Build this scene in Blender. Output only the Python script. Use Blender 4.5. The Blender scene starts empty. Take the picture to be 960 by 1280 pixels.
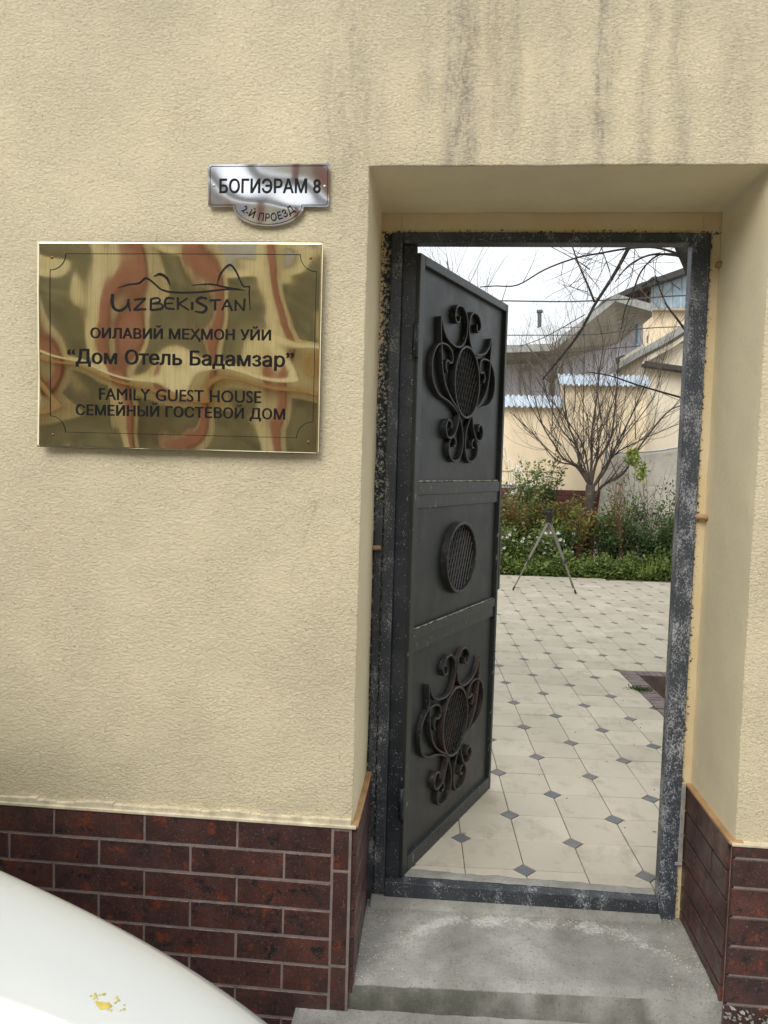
import bpy, bmesh, math, random
from mathutils import Vector, Matrix, noise
S = bpy.context.scene
COL = S.collection
PI = math.pi

# ------------------------------------------------------------------ camera
CAM = Vector((-0.4851, -2.6559, 1.3294))
YAW, PIT, ROL, FPX = math.radians(-4.895), math.radians(-3.530), math.radians(1.614), 935.35
# YAW: heading turned from +Y towards +X by YAW
_f = Vector((math.sin(YAW)*math.cos(PIT), math.cos(YAW)*math.cos(PIT), math.sin(PIT)))
_r0 = Vector((math.cos(YAW), -math.sin(YAW), 0)); _u0 = _r0.cross(_f)
R_ = _r0*math.cos(ROL) + _u0*math.sin(ROL); U_ = _u0*math.cos(ROL) - _r0*math.sin(ROL)
cd = bpy.data.cameras.new("camera"); cam = bpy.data.objects.new("camera", cd); COL.objects.link(cam)
m = Matrix((R_, U_, -_f)).transposed().to_4x4(); m.translation = CAM; cam.matrix_world = m
cd.sensor_fit = 'VERTICAL'; cd.sensor_height = 24; cd.lens = 24*FPX/1280; cd.clip_start = .03; cd.clip_end = 600
S.camera = cam
S.render.resolution_x = 768; S.render.resolution_y = 1024

def at(px, py, Y):
    """world point on the plane y = Y that the survey of the photograph gives for a spot"""
    d = R_*((px-480)/FPX) - U_*((py-640)/FPX) + _f
    return CAM + d*((Y-CAM.y)/d.y)

# ------------------------------------------------------------------ world, sun, exposure
W = bpy.data.worlds.new("World"); S.world = W; W.use_nodes = True
nt = W.node_tree; nt.nodes.clear()
out = nt.nodes.new('ShaderNodeOutputWorld'); bg = nt.nodes.new('ShaderNodeBackground')
sky = nt.nodes.new('ShaderNodeTexSky'); sky.sky_type = 'NISHITA'; sky.sun_disc = False
SUN_EL, SUN_AZ = math.radians(42), math.radians(200)
sky.sun_elevation = SUN_EL; sky.sun_rotation = SUN_AZ; sky.air_density = 1.0; sky.dust_density = 3; sky.ozone_density = 1
hs = nt.nodes.new('ShaderNodeHueSaturation'); hs.inputs['Saturation'].default_value = .25
mx = nt.nodes.new('ShaderNodeMix'); mx.data_type = 'RGBA'; mx.inputs[0].default_value = .8
tc = nt.nodes.new('ShaderNodeTexCoord'); nz = nt.nodes.new('ShaderNodeTexNoise'); nz.inputs['Scale'].default_value = 2.5; nz.inputs['Detail'].default_value = 5
cr = nt.nodes.new('ShaderNodeValToRGB')
cr.color_ramp.elements[0].color = (11.2, 12.0, 12.6, 1); cr.color_ramp.elements[1].color = (13.4, 13.9, 14.2, 1)
cr.color_ramp.elements[0].position = .3; cr.color_ramp.elements[1].position = .7
nt.links.new(tc.outputs['Generated'], nz.inputs['Vector']); nt.links.new(nz.outputs['Fac'], cr.inputs[0])
nt.links.new(sky.outputs[0], hs.inputs['Color']); nt.links.new(hs.outputs[0], mx.inputs[6]); nt.links.new(cr.outputs[0], mx.inputs[7])
nt.links.new(mx.outputs[2], bg.inputs[0]); bg.inputs[1].default_value = .075
nt.links.new(bg.outputs[0], out.inputs[0])
sl = bpy.data.lights.new("sun", 'SUN'); sl.energy = 1.5; sl.angle = math.radians(40); sl.color = (1, .97, .92)
so = bpy.data.objects.new("sun", sl); COL.objects.link(so)
sd = Vector((math.sin(SUN_AZ)*math.cos(SUN_EL), math.cos(SUN_AZ)*math.cos(SUN_EL), math.sin(SUN_EL)))
so.rotation_euler = sd.to_track_quat('Z', 'Y').to_euler()
S.view_settings.view_transform = 'Standard'; S.view_settings.look = 'None'
S.view_settings.exposure = 0.52; S.view_settings.gamma = 1
S.render.engine = 'CYCLES'

# ------------------------------------------------------------------ material helpers
def srgb(r, g, b):
    f = lambda c: (c/255/12.92) if c/255 <= .04045 else ((c/255+.055)/1.055)**2.4
    return (f(r), f(g), f(b), 1)

class NM:
    def __init__(s, name, rough=.7, metal=0, spec=.5):
        s.m = bpy.data.materials.new(name); s.m.use_nodes = True; s.t = s.m.node_tree
        s.b = s.t.nodes['Principled BSDF']; s.b.inputs['Roughness'].default_value = rough
        s.b.inputs['Metallic'].default_value = metal; s.b.inputs['Specular IOR Level'].default_value = spec
        s.g = s.n('NewGeometry')
    def n(s, k, **kw):
        x = s.t.nodes.new('ShaderNode'+k)
        for a, v in kw.items(): setattr(x, a, v)
        return x
    def l(s, a, b): s.t.links.new(a, b)
    def pos(s): return s.g.outputs['Position']
    def put(s, sock, v):
        if isinstance(v, (int, float)): sock.default_value = v
        elif isinstance(v, tuple): sock.default_value = v
        else: s.l(v, sock)
    def noise(s, scale, detail=4, rough=.6, vec=None, dist=0, sc=None):
        x = s.n('TexNoise'); x.inputs['Scale'].default_value = scale; x.inputs['Detail'].default_value = detail
        x.inputs['Roughness'].default_value = rough; x.inputs['Distortion'].default_value = dist
        v = vec if vec is not None else s.pos()
        if sc:
            mp = s.n('Mapping'); mp.inputs['Scale'].default_value = sc; s.l(v, mp.inputs[0]); v = mp.outputs[0]
        s.l(v, x.inputs['Vector']); return x.outputs['Fac']
    def voro(s, scale, feat='F1', vec=None, rnd=1):
        x = s.n('TexVoronoi'); x.feature = feat; x.inputs['Scale'].default_value = scale; x.inputs['Randomness'].default_value = rnd
        s.l(vec if vec is not None else s.pos(), x.inputs['Vector']); return x
    def math(s, op, a, b=0, c=0, clamp=False):
        x = s.n('Math', operation=op, use_clamp=clamp); s.put(x.inputs[0], a); s.put(x.inputs[1], b)
        if op in ('MULTIPLY_ADD', 'COMPARE', 'SMOOTH_MIN'): s.put(x.inputs[2], c)
        return x.outputs[0]
    def rng(s, v, a, b, c=0, d=1, sm=True):
        x = s.n('MapRange'); x.interpolation_type = 'SMOOTHSTEP' if sm else 'LINEAR'
        s.put(x.inputs[0], v)
        for i, q in enumerate((a, b, c, d)): s.put(x.inputs[i+1], q)
        return x.outputs[0]
    def mix(s, f, a, b, mode='MIX'):
        x = s.n('Mix', data_type='RGBA', blend_type=mode); s.put(x.inputs[0], f); s.put(x.inputs[6], a); s.put(x.inputs[7], b)
        return x.outputs[2]
    def ramp(s, v, stops):
        x = s.n('ValToRGB'); e = x.color_ramp.elements
        while len(e) < len(stops): e.new(.5)
        for i, (p, c) in enumerate(stops): e[i].position = p; e[i].color = c
        s.put(x.inputs[0], v); return x.outputs[0]
    def bump(s, h, strength=.5, dist=.01, prev=None):
        x = s.n('Bump'); x.inputs['Strength'].default_value = strength; x.inputs['Distance'].default_value = dist
        s.l(h, x.inputs['Height'])
        if prev is not None: s.l(prev, x.inputs['Normal'])
        return x.outputs[0]
    def xyz(s, v=None):
        x = s.n('SeparateXYZ'); s.l(v if v is not None else s.pos(), x.inputs[0]); return x.outputs
    def color(s, c): s.put(s.b.inputs['Base Color'], c); return s
    def rough(s, c): s.put(s.b.inputs['Roughness'], c); return s
    def normal(s, n): s.l(n, s.b.inputs['Normal']); return s
    def rnd(s): return s.n('ObjectInfo').outputs['Random']
    def isl(s): return s.g.outputs['Random Per Island']

def plain(name, col, rough=.7, metal=0, spec=.5, var=.12, sc=8, bscale=None, bstr=.3, bdist=.003):
    k = NM(name, rough, metal, spec)
    n = k.noise(sc, 5)
    dark = tuple(c*(1-var*1.6) for c in col[:3])+(1,); lite = tuple(min(1, c*(1+var)) for c in col[:3])+(1,)
    k.color(k.ramp(n, [(.3, dark), (.7, lite)]))
    if bscale: k.normal(k.bump(k.noise(bscale, 4), bstr, bdist))
    return k.m

M = {}
# --- stucco of the street wall
def stucco(name, base, streaks=False, smooth=False):
    k = NM(name, .88, 0, .25); x, y, z = k.xyz()
    n1 = k.noise(1.6, 4); n2 = k.noise(14, 5, .65)
    c = k.mix(k.rng(n1, .35, .68), tuple(a*.93 for a in base[:3])+(1,), tuple(min(1, a*1.05) for a in base[:3])+(1,))
    c = k.mix(k.math('MULTIPLY', k.rng(n2, .5, .8), .10), c, srgb(190, 172, 132))
    if streaks:
        xn = k.math('ADD', x, k.math('MULTIPLY_ADD', k.noise(7, 5, .65, sc=(1, 1, .35)), .10, -.05))
        fine = k.rng(k.noise(30, 4, .7, sc=(1, 1, .22)), .3, .65)
        tot = None
        for xc, w, z0, z1, a in [(-.482, .026, 2.09, 2.5, .85), (-.405, .022, 2.22, 2.9, .62), (-.137, .009, 2.08, 2.32, .95), (-.12, .028, 2.2, 2.9, .42),
                                 (-.03, .014, 2.08, 2.5, .45), (.06, .022, 2.08, 2.9, .5), (-.765, .055, 1.75, 2.6, .42), (-.575, .02, 2.3, 3, .42),
                                 (.2, .04, 2.15, 3, .35), (-.25, .05, 2.15, 3, .3), (-.36, .012, 2.2, 2.8, .45)]:
            g = k.rng(k.math('ABSOLUTE', k.math('SUBTRACT', xn, xc)), 0, w*2.8, 1, 0)
            h = k.rng(z, z0-.12, z0+.02) if xc != -.765 else k.rng(z, 1.6, 2.2)
            v = k.math('MULTIPLY', k.math('MULTIPLY', g, h), a)
            tot = v if tot is None else k.math('MAXIMUM', tot, v)
        # rain wash fading down from the top of the wall
        wash = k.math('MULTIPLY', k.rng(z, 2.15, 2.75), .3)
        wash = k.math('MULTIPLY', wash, k.rng(k.noise(3, 4, sc=(1, 1, .5)), .3, .65))
        tot = k.math('MULTIPLY', k.math('MULTIPLY', tot, 1.25, 0, True), k.math('MULTIPLY_ADD', k.math('MULTIPLY', fine, k.rng(k.noise(80, 4, .75), .35, .6, .35, 1)), .8, .12))
        c = k.mix(k.math('MAXIMUM', tot, wash), c, srgb(138, 130, 120))
        # greyish splash band low on the wall
        low = k.math('MULTIPLY', k.rng(z, .33, .42, 1, 0), k.rng(k.noise(9, 4), .45, .6))
        c = k.mix(k.math('MULTIPLY', low, .45), c, srgb(176, 170, 155))
        # scattered tiny knocks
        v = k.voro(7); c = k.mix(k.math('MULTIPLY', k.rng(v.outputs['Distance'], .006, .03, 1, 0), .5), c, srgb(120, 98, 72))
    if smooth:
        b = k.bump(k.noise(95, 4, .6), .35, .0022)
        b = k.bump(k.noise(14, 4), .4, .006, b)
    else:
        patch = k.rng(k.noise(4.5, 4, .6), .34, .6, .72, 1)     # trowelled smooth here, open grain there
        w1 = k.rng(k.noise(95, 4, .68, dist=.5, sc=(1, 1, 1.6)), .36, .66)
        w3 = k.noise(170, 4, .65)
        pit = k.rng(k.noise(130, 4, .7, dist=.5, sc=(1, 1, 1.6)), .30, .42)
        h = k.math('ADD', k.math('MULTIPLY', w1, .75), k.math('ADD', k.math('MULTIPLY', w3, .9), pit))
        h = k.math('MULTIPLY', h, patch)
        b = k.bump(k.noise(9, 3), .3, .008)
        b = k.bump(h, .78, .0026, b)
        c = k.mix(k.math('MULTIPLY', k.math('MULTIPLY', k.math('SUBTRACT', 1, pit), patch), .2), c, srgb(150, 130, 96))
        c = k.mix(k.math('MULTIPLY', k.rng(k.noise(2.3, 3, .5), .45, .72), .2), c, srgb(196, 186, 160))
        c = k.mix(k.math('MULTIPLY', k.rng(k.noise(3.1, 3, .7, sc=(1.3, 1, .5)), .55, .75), .22), c, srgb(226, 206, 166))
        # hairline crack-like scratches
        cv = k.voro(1.7, 'DISTANCE_TO_EDGE', None); cm = k.math('MULTIPLY', k.rng(cv.outputs['Distance'], .0, .004, 1, 0), k.rng(k.noise(2.1, 3), .56, .62))
        c = k.mix(k.math('MULTIPLY', cm, .35), c, srgb(120, 108, 88))
    k.color(c).normal(b)
    return k.m
M['stucco'] = stucco('cream_stucco', srgb(219, 206, 174), True)
M['reveal'] = stucco('smooth_cream_plaster', srgb(226, 213, 180), False, True)
def overspray():
    k = NM('ochre_plaster_with_black_overspray', .85, 0, .3); x, y, z = k.xyz()
    c = k.mix(k.rng(k.noise(6, 4), .35, .65), srgb(212, 190, 148), srgb(216, 199, 162))
    # distance to the frame outline (left and right of it)
    dl = k.math('SUBTRACT', -.684, x); dr = k.math('SUBTRACT', x, .262); dt = k.math('SUBTRACT', z, 2.04)
    sp = k.noise(85, 5, .75)
    left = k.math('ADD', sp, k.rng(z, .9, 2.0, .38, .20)); left = k.math('SUBTRACT', left, k.math('MULTIPLY', k.rng(x, -.684, -.722, 0, 1, False), k.rng(z, .9, 1.6, .1, .3)))
    right = k.math('SUBTRACT', sp, k.math('MULTIPLY', k.math('MAXIMUM', dr, 0), 10)); top = k.math('SUBTRACT', sp, k.math('MULTIPLY', k.math('MAXIMUM', dt, 0), 9))
    isl = k.math('LESS_THAN', x, -.6); ist = k.math('GREATER_THAN', z, 2.04)
    side = k.math('ADD', k.math('MULTIPLY', isl, left), k.math('MULTIPLY', k.math('SUBTRACT', 1, isl), right))
    side = k.math('ADD', k.math('MULTIPLY', ist, top), k.math('MULTIPLY', k.math('SUBTRACT', 1, ist), side))
    msk = k.rng(side, .47, .52)
    blk = k.mix(k.rng(k.noise(120, 4, .7), .52, .6), srgb(50, 52, 54), srgb(165, 162, 152))
    c = k.mix(msk, c, blk)
    k.color(c).normal(k.bump(k.noise(60, 5), .35, .004)); return k.m
M['overspray'] = overspray()
def speckled(name, amount, base, white):
    k = NM(name, .5, 0, .5); x, y, z = k.xyz()
    n = k.noise(210, 6, .82, sc=(1, 1, .7)); n2 = k.noise(18, 4, .6, sc=(1, 1, .5))
    zr = k.rng(z, 0, 1.9, 1, .6)
    s1 = k.math('ADD', n, k.math('MULTIPLY', k.math('SUBTRACT', n2, .5), .55))
    th = .72-amount
    msk = k.math('MULTIPLY', k.rng(s1, th-.02, th+.14), k.math('MULTIPLY', zr, white))
    c = k.mix(k.rng(k.noise(6, 4), .4, .7, 0, .3), base, srgb(84, 88, 92))
    c = k.mix(msk, c, srgb(196, 199, 202))
    v = k.voro(120); c = k.mix(k.math('MULTIPLY', k.rng(v.outputs['Distance'], .10, .22, 1, 0), k.math('MULTIPLY', k.rng(k.noise(30, 3), .42, .6), white)), c, srgb(205, 207, 208))
    c = k.mix(k.rng(k.noise(40, 5, .75), .66, .74, 0, .5), c, srgb(112, 84, 60))
    k.color(c).normal(k.bump(n, .3, .0015)); return k.m
M['frame_speck'] = speckled('black_frame_paint_heavily_splashed_white', .22, srgb(52, 57, 66), .78)
M['frame_speck2'] = speckled('black_frame_paint_lightly_splashed', .16, srgb(46, 50, 56), .7)
M['frame_dark'] = speckled('blue_black_frame_paint', .08, srgb(24, 29, 36), .6)
def leafpaint():
    k = NM('worn_charcoal_door_paint', .42, 0, .5); x, y, z = k.xyz()
    n = k.noise(1.4, 3, .5); c = k.ramp(n, [(.2, srgb(31, 36, 37)), (.55, srgb(37, 42, 42)), (.85, srgb(45, 49, 48))])
    d = k.rng(k.noise(18, 6, .7, sc=(1, 1, .25)), .58, .75); c = k.mix(k.math('MULTIPLY', d, .16), c, srgb(110, 110, 104))
    v = k.voro(9, vec=None); c = k.mix(k.rng(v.outputs['Distance'], .02, .045, .55, 0), c, srgb(160, 158, 150))
    c = k.mix(k.rng(z, .02, .4, .2, 0), c, srgb(80, 77, 68))
    c = k.mix(k.rng(k.noise(60, 5, .8, sc=(1, 1, .3)), .66, .74, 0, .4), c, srgb(120, 118, 110))
    k.color(c).rough(k.rng(k.noise(9, 4), .3, .7, .42, .52)).normal(k.bump(k.noise(4, 2), .15, .012, k.bump(k.noise(220, 3), .15, .001))); return k.m
M['leaf'] = leafpaint()
def chipped():
    k = NM('door_bar_paint_with_chips', .45, 0, .5)
    n = k.noise(2.8, 5); c = k.ramp(n, [(.3, srgb(34, 39, 40)), (.7, srgb(46, 50, 49))])
    c = k.mix(k.rng(k.noise(60, 5, .75, sc=(1, 1, .4)), .62, .68), c, srgb(150, 146, 134))
    k.color(c).normal(k.bump(k.noise(30, 4), .35, .003)); return k.m
M['bar'] = chipped()
def chip_edge():
    k = NM('weathered_weld_bead', .7); c = k.ramp(k.noise(45, 4, .7), [(.42, srgb(74, 75, 72)), (.56, srgb(160, 155, 140))]); k.color(c); return k.m
M['weld'] = chip_edge()
def scrollm():
    k = NM('rust_tinged_wrought_iron', .48, .0, .5); x, y, z = k.xyz()
    n = k.noise(7, 5, .65); up = k.rng(z, .1, 1.7, .1, -.03)
    c = k.mix(k.rng(k.math('ADD', n, up), .5, .8), srgb(36, 37, 37), srgb(66, 50, 45))
    c = k.mix(k.rng(k.noise(90, 4), .6, .72), c, srgb(120, 110, 100))
    k.color(c).normal(k.bump(k.noise(120, 3), .25, .002)); return k.m
M['scroll'] = scrollm()
def brickm():
    k = NM('glazed_maroon_brick_tile', .2, 0, .5); r = k.rnd()
    off = k.n('CombineXYZ'); k.l(k.math('MULTIPLY', r, 37.), off.inputs[0]); k.l(k.math('MULTIPLY', r, 11.), off.inputs[2])
    vm = k.n('VectorMath', operation='ADD'); k.l(k.pos(), vm.inputs[0]); k.l(off.outputs[0], vm.inputs[1]); V = vm.outputs[0]
    c = k.ramp(k.noise(9, 5, .65, V), [(.3, srgb(52, 30, 28)), (.5, srgb(76, 42, 37)), (.7, srgb(98, 55, 44))])
    c = k.mix(k.math('MULTIPLY', r, .3), c, srgb(44, 32, 36))
    c = k.mix(k.rng(k.noise(22, 4, .6, V), .56, .70, 0, .85), c, srgb(122, 56, 30))
    c = k.mix(k.rng(k.noise(24, 5, .8, V, .3), .56, .64), c, srgb(20, 21, 28))
    c = k.mix(k.rng(k.noise(190, 5, .85, V), .53, .60, 0, .85), c, srgb(18, 17, 22))
    c = k.mix(k.rng(k.noise(230, 4, .85, k.n('VectorMath', operation='ADD').outputs[0] if False else V), .58, .66, 0, .0), c, srgb(150, 90, 60))
    v = k.voro(150, vec=V); fl = k.math('MULTIPLY', k.rng(v.outputs['Distance'], .16, .34, 1, 0), k.rng(k.noise(45, 4, .8, V), .44, .56))
    c = k.mix(k.math('MULTIPLY', fl, .55), c, srgb(122, 96, 92))
    v2 = k.voro(75, vec=V); fl2 = k.math('MULTIPLY', k.rng(v2.outputs['Distance'], .12, .26, 1, 0), k.rng(k.noise(30, 3, .6, V), .5, .6))
    c = k.mix(k.math('MULTIPLY', fl2, .35), c, srgb(110, 112, 122))
    c = k.mix(k.math('MULTIPLY', k.noise(10, 3), .10), c, srgb(140, 132, 128))   # film of dust
    k.color(c).rough(k.rng(k.noise(20, 4, vec=V), .3, .7, .3, .52)).normal(k.bump(k.noise(70, 4, vec=V), .5, .0025, k.bump(k.noise(9, 2, vec=V), .3, .006))); return k.m
M['brick'] = brickm()
M['grout'] = plain('grey_grout', srgb(136, 122, 116), .9, var=.2, sc=20, bscale=90)
def concrete(name, powder):
    k = NM(name, .92, 0, .25); x, y, z = k.xyz()
    n = k.noise(5, 6, .65); c = k.ramp(n, [(.3, srgb(126, 124, 117)), (.5, srgb(150, 148, 141)), (.7, srgb(176, 174, 168))])
    c = k.mix(k.rng(k.noise(130, 6, .85), .53, .64, 0, .75), c, srgb(96, 93, 86))
    c = k.mix(k.rng(k.noise(210, 4, .8), .6, .7), c, srgb(178, 175, 163))
    if powder:
        # worn line where lime wash has run: an arch across the step
        u = k.math('ADD', x, .20)
        fx = k.math('MULTIPLY_ADD', k.math('MULTIPLY', k.math('MULTIPLY', u, u), k.math('MULTIPLY', u, u)), -5.4, -.385)
        yy = k.math('ADD', y, k.math('MULTIPLY_ADD', k.noise(9, 4), .10, -.05))
        band = k.rng(k.math('ABSOLUTE', k.math('SUBTRACT', yy, fx)), .0, .075, 1, 0)
        band = k.math('MULTIPLY', band, k.rng(k.noise(11, 5, .7), .3, .62, .35, 1))
        band = k.math('MULTIPLY', band, k.rng(k.math('ABSOLUTE', u), .34, .46, 1, .35))
        side = k.math('MAXIMUM', k.rng(x, -.50, -.70), k.rng(x, .15, .29)); side = k.math('MULTIPLY', side, .5)
        mk = k.math('MAXIMUM', band, side)
        g = k.math('ADD', k.math('MULTIPLY', mk, .42), k.noise(110, 6, .85))
        c = k.mix(k.rng(g, .70, .98, 0, .8), c, srgb(206, 207, 204))
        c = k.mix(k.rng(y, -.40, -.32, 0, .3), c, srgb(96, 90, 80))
    cv = k.voro(3.3, 'DISTANCE_TO_EDGE', None); vv = k.n('VectorMath', operation='ADD'); nn = k.n('TexNoise'); nn.inputs['Scale'].default_value = 9; k.l(k.pos(), nn.inputs['Vector'])
    sc_ = k.n('VectorMath', operation='SCALE'); sc_.inputs['Scale'].default_value = .16; k.l(nn.outputs['Color'], sc_.inputs[0]); k.l(k.pos(), vv.inputs[0]); k.l(sc_.outputs[0], vv.inputs[1]); k.l(vv.outputs[0], cv.inputs['Vector'])
    cm = k.math('MULTIPLY', k.rng(cv.outputs['Distance'], .0, .007, 1, 0), k.rng(k.noise(3.1, 3), .46, .56))
    c = k.mix(k.math('MULTIPLY', cm, .3), c, srgb(80, 78, 72))
    c = k.mix(k.rng(k.noise(7, 6, .75), .52, .72, 0, .3), c, srgb(116, 110, 100))
    if powder:   # riser face coloured darker, in uneven patches
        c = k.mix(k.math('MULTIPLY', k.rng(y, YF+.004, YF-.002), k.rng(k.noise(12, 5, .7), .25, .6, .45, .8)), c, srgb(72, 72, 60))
    b = k.bump(k.noise(26, 5, .7), .5, .006, k.bump(k.noise(160, 4, .7), .5, .002))
    k.color(c).normal(b); return k.m
YF = -.676
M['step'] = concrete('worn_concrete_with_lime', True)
M['concrete'] = concrete('worn_concrete', False)
def tilem():
    k = NM('buff_floor_tile', .5, 0, .35); r = k.rnd()
    c = k.mix(r, srgb(184, 175, 158), srgb(202, 193, 176))
    c = k.mix(k.rng(k.noise(1.3, 5, .6), .35, .65, 0, .7), c, srgb(176, 168, 150))
    c = k.mix(k.rng(k.noise(8, 6, .7, sc=(1, .7, 1)), 0.48, .70, 0, .6), c, srgb(150, 140, 122))
    c = k.mix(k.rng(k.noise(260, 4, .8), .6, .72, 0, .4), c, srgb(165, 148, 125))
    v = k.voro(4.6); c = k.mix(k.rng(v.outputs['Distance'], .03, .055, .6, 0), c, srgb(120, 108, 96))
    k.color(c).normal(k.bump(k.noise(180, 3), .15, .001)); return k.m
M['tile'] = tilem()
def insetm():
    k = NM('grey_floor_inset', .5, 0, .35); c = k.mix(k.rnd(), srgb(98, 102, 108), srgb(112, 108, 110))
    c = k.mix(k.rng(k.noise(10, 5), .5, .75, 0, .4), c, srgb(150, 144, 134)); k.color(c); return k.m
M['inset'] = insetm()
M['joint'] = plain('dark_floor_joint', srgb(122, 112, 98), .95, var=.2, sc=5)
M['paver'] = plain('red_brown_paver', srgb(124, 110, 108), .8, var=.25, sc=12, bscale=120)
M['soil'] = plain('dark_soil', srgb(70, 60, 46), .95, var=.35, sc=14, bscale=60, bstr=.8, bdist=.02)
M['asphalt'] = plain('dusty_pale_street', srgb(140, 136, 128), .92, var=.2, sc=3, bscale=160, bdist=.004)
def brass():
    k = NM('brushed_brass', .16, 1, .5); x, y, z = k.xyz()
    st = k.noise(1, 4, .7, sc=(900, 1, 7))
    c = k.mix(k.rng(k.noise(7, 4), .4, .7), srgb(240, 228, 192), srgb(228, 214, 172))
    c = k.mix(k.rng(st, .45, .65, 0, .3), c, srgb(172, 156, 112))
    k.color(c).rough(k.rng(st, .3, .7, .02, .06)); k.b.inputs['Anisotropic'].default_value = .3
    return k.m
M['brass'] = brass()
M['steel'] = plain('polished_steel', srgb(214, 215, 220), .06, 1, .5, .06, 12)
M['ink'] = plain('black_engraving_enamel', srgb(14, 14, 15), .6, spec=.2, var=.05)
M['screwm'] = plain('tarnished_screw_and_darkened_rim', srgb(120, 92, 56), .5, .8, var=.3, sc=60)
M['trim_wood'] = plain('amber_edge_trim', srgb(176, 140, 98), .5, var=.2, sc=14)
M['trim_white'] = plain('cream_edge_trim', srgb(216, 204, 176), .6, var=.2, sc=25, bscale=60)
M['chrome'] = plain('chrome', srgb(215, 218, 220), .15, 1)
def carp():
    k = NM('white_car_paint', .28, 0, .5); k.color(srgb(214, 219, 222)); k.b.inputs['Coat Weight'].default_value = .8; k.b.inputs['Coat Roughness'].default_value = .04
    return k.m
M['car'] = carp()
M['yolk'] = plain('dried_yellow_splat', srgb(214, 196, 96), .6, var=.3, sc=60)
M['glass'] = plain('dark_window_glass', srgb(30, 36, 40), .06, 0, .6, .1)
M['rubber'] = plain('black_rubber', srgb(28, 28, 28), .8)
M['blackp'] = plain('black_plastic', srgb(24, 24, 26), .5)
M['lamp'] = plain('headlight_lens', srgb(190, 198, 205), .08, .3)
M['beige'] = plain('beige_house_plaster', srgb(242, 222, 190), .9, var=.07, sc=2.5, bscale=30)
M['beige2'] = plain('light_cream_plaster', srgb(222, 211, 190), .9, var=.06, sc=2)
M['lilac'] = plain('grey_lilac_render', srgb(200, 198, 206), .9, var=.1, sc=2)
M['soffit'] = plain('weathered_eave_boards', srgb(176, 168, 152), .9, var=.14, sc=3)
M['slate'] = plain('grey_roof_sheet', srgb(158, 158, 154), .8, var=.2, sc=4)
M['dkroof'] = plain('dark_roof_edge', srgb(62, 60, 58), .8, var=.2, sc=4)
M['zinc'] = plain('pale_zinc_sheet', srgb(196, 208, 220), .45, .2, var=.12, sc=3)
M['farroof'] = plain('pale_blue_roof_sheet', srgb(228, 234, 238), .6, var=.06, sc=2)
M['chim'] = plain('dark_chimney_metal', srgb(84, 92, 92), .8)
M['dkwood'] = plain('dark_attic_timber', srgb(56, 48, 44), .9, var=.3, sc=6)
M['winw'] = plain('white_window_frame', srgb(205, 212, 216), .5)
M['pane'] = plain('window_pane', srgb(150, 172, 186), .1, 0, .6)
M['plinthfar'] = plain('maroon_wall_tile', srgb(94, 54, 50), .5, var=.3, sc=9)
def sheetm():
    k = NM('grey_tarpaulin', .75, 0, .3); c = k.mix(k.rng(k.noise(2, 4), .3, .7), srgb(176, 170, 158), srgb(196, 191, 180))
    k.color(c).normal(k.bump(k.noise(4, 3, dist=1), .5, .05)); return k.m
M['sheet'] = sheetm()
M['bark'] = plain('grey_brown_bark', srgb(70, 63, 57), .95, var=.3, sc=14, bscale=40, bstr=.7, bdist=.01)
M['barkdark'] = plain('dark_bark', srgb(40, 36, 33), .95, var=.35, sc=10, bscale=24, bstr=.9, bdist=.03)
M['twig'] = plain('brown_twig', srgb(104, 92, 80), .9, var=.2, sc=5)
M['twigred'] = plain('reddish_cane', srgb(112, 76, 62), .85, var=.2, sc=5)
M['twiggreen'] = plain('green_cane', srgb(96, 108, 66), .8, var=.2, sc=5)
def foli(name, a, b, c3, sub=.25):
    k = NM(name, .55, 0, .4); k.color(k.ramp(k.isl(), [(0, a), (.55, b), (1, c3)]))
    k.b.inputs['Subsurface Weight'].default_value = 0
    # thin leaves let light through
    tr = k.n('BsdfTranslucent'); k.l(k.t.nodes['Principled BSDF'].inputs['Base Color'].links[0].from_socket, tr.inputs[0])
    ms = k.n('MixShader'); ms.inputs[0].default_value = .35
    k.l(k.b.outputs[0], ms.inputs[1]); k.l(tr.outputs[0], ms.inputs[2]); k.l(ms.outputs[0], k.t.nodes['Material Output'].inputs[0])
    return k.m
M['fgreen'] = foli('mid_green_leaves', srgb(58, 78, 36), srgb(92, 114, 54), srgb(150, 162, 92))
M['fdark'] = foli('deep_green_leaves', srgb(40, 60, 32), srgb(62, 86, 42), srgb(98, 122, 66))
M['fred'] = foli('red_flushed_rose_leaves', srgb(72, 88, 38), srgb(104, 110, 50), srgb(134, 88, 52))
M['flime'] = foli('yellow_green_leaves', srgb(92, 116, 44), srgb(132, 148, 60), srgb(170, 176, 86))
M['fgold'] = foli('orange_leaves', srgb(150, 104, 42), srgb(176, 128, 52), srgb(130, 120, 50))
M['petal'] = foli('white_petals', srgb(222, 222, 214), srgb(236, 236, 230), srgb(244, 244, 240))
M['redbrick'] = plain('red_pillar_render', srgb(158, 108, 94), .8, var=.1)
M['dkgreen'] = plain('dark_olive_gate_sheet', srgb(128, 122, 100), .6, var=.25, sc=3)
M['facade'] = plain('pale_facade', srgb(238, 228, 198), .9, var=.06)
M['cable'] = plain('black_cable', srgb(60, 62, 64), .7)
M['tripodm'] = plain('grey_anodised_legs', srgb(112, 110, 100), .5, .3, var=.1)

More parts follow.
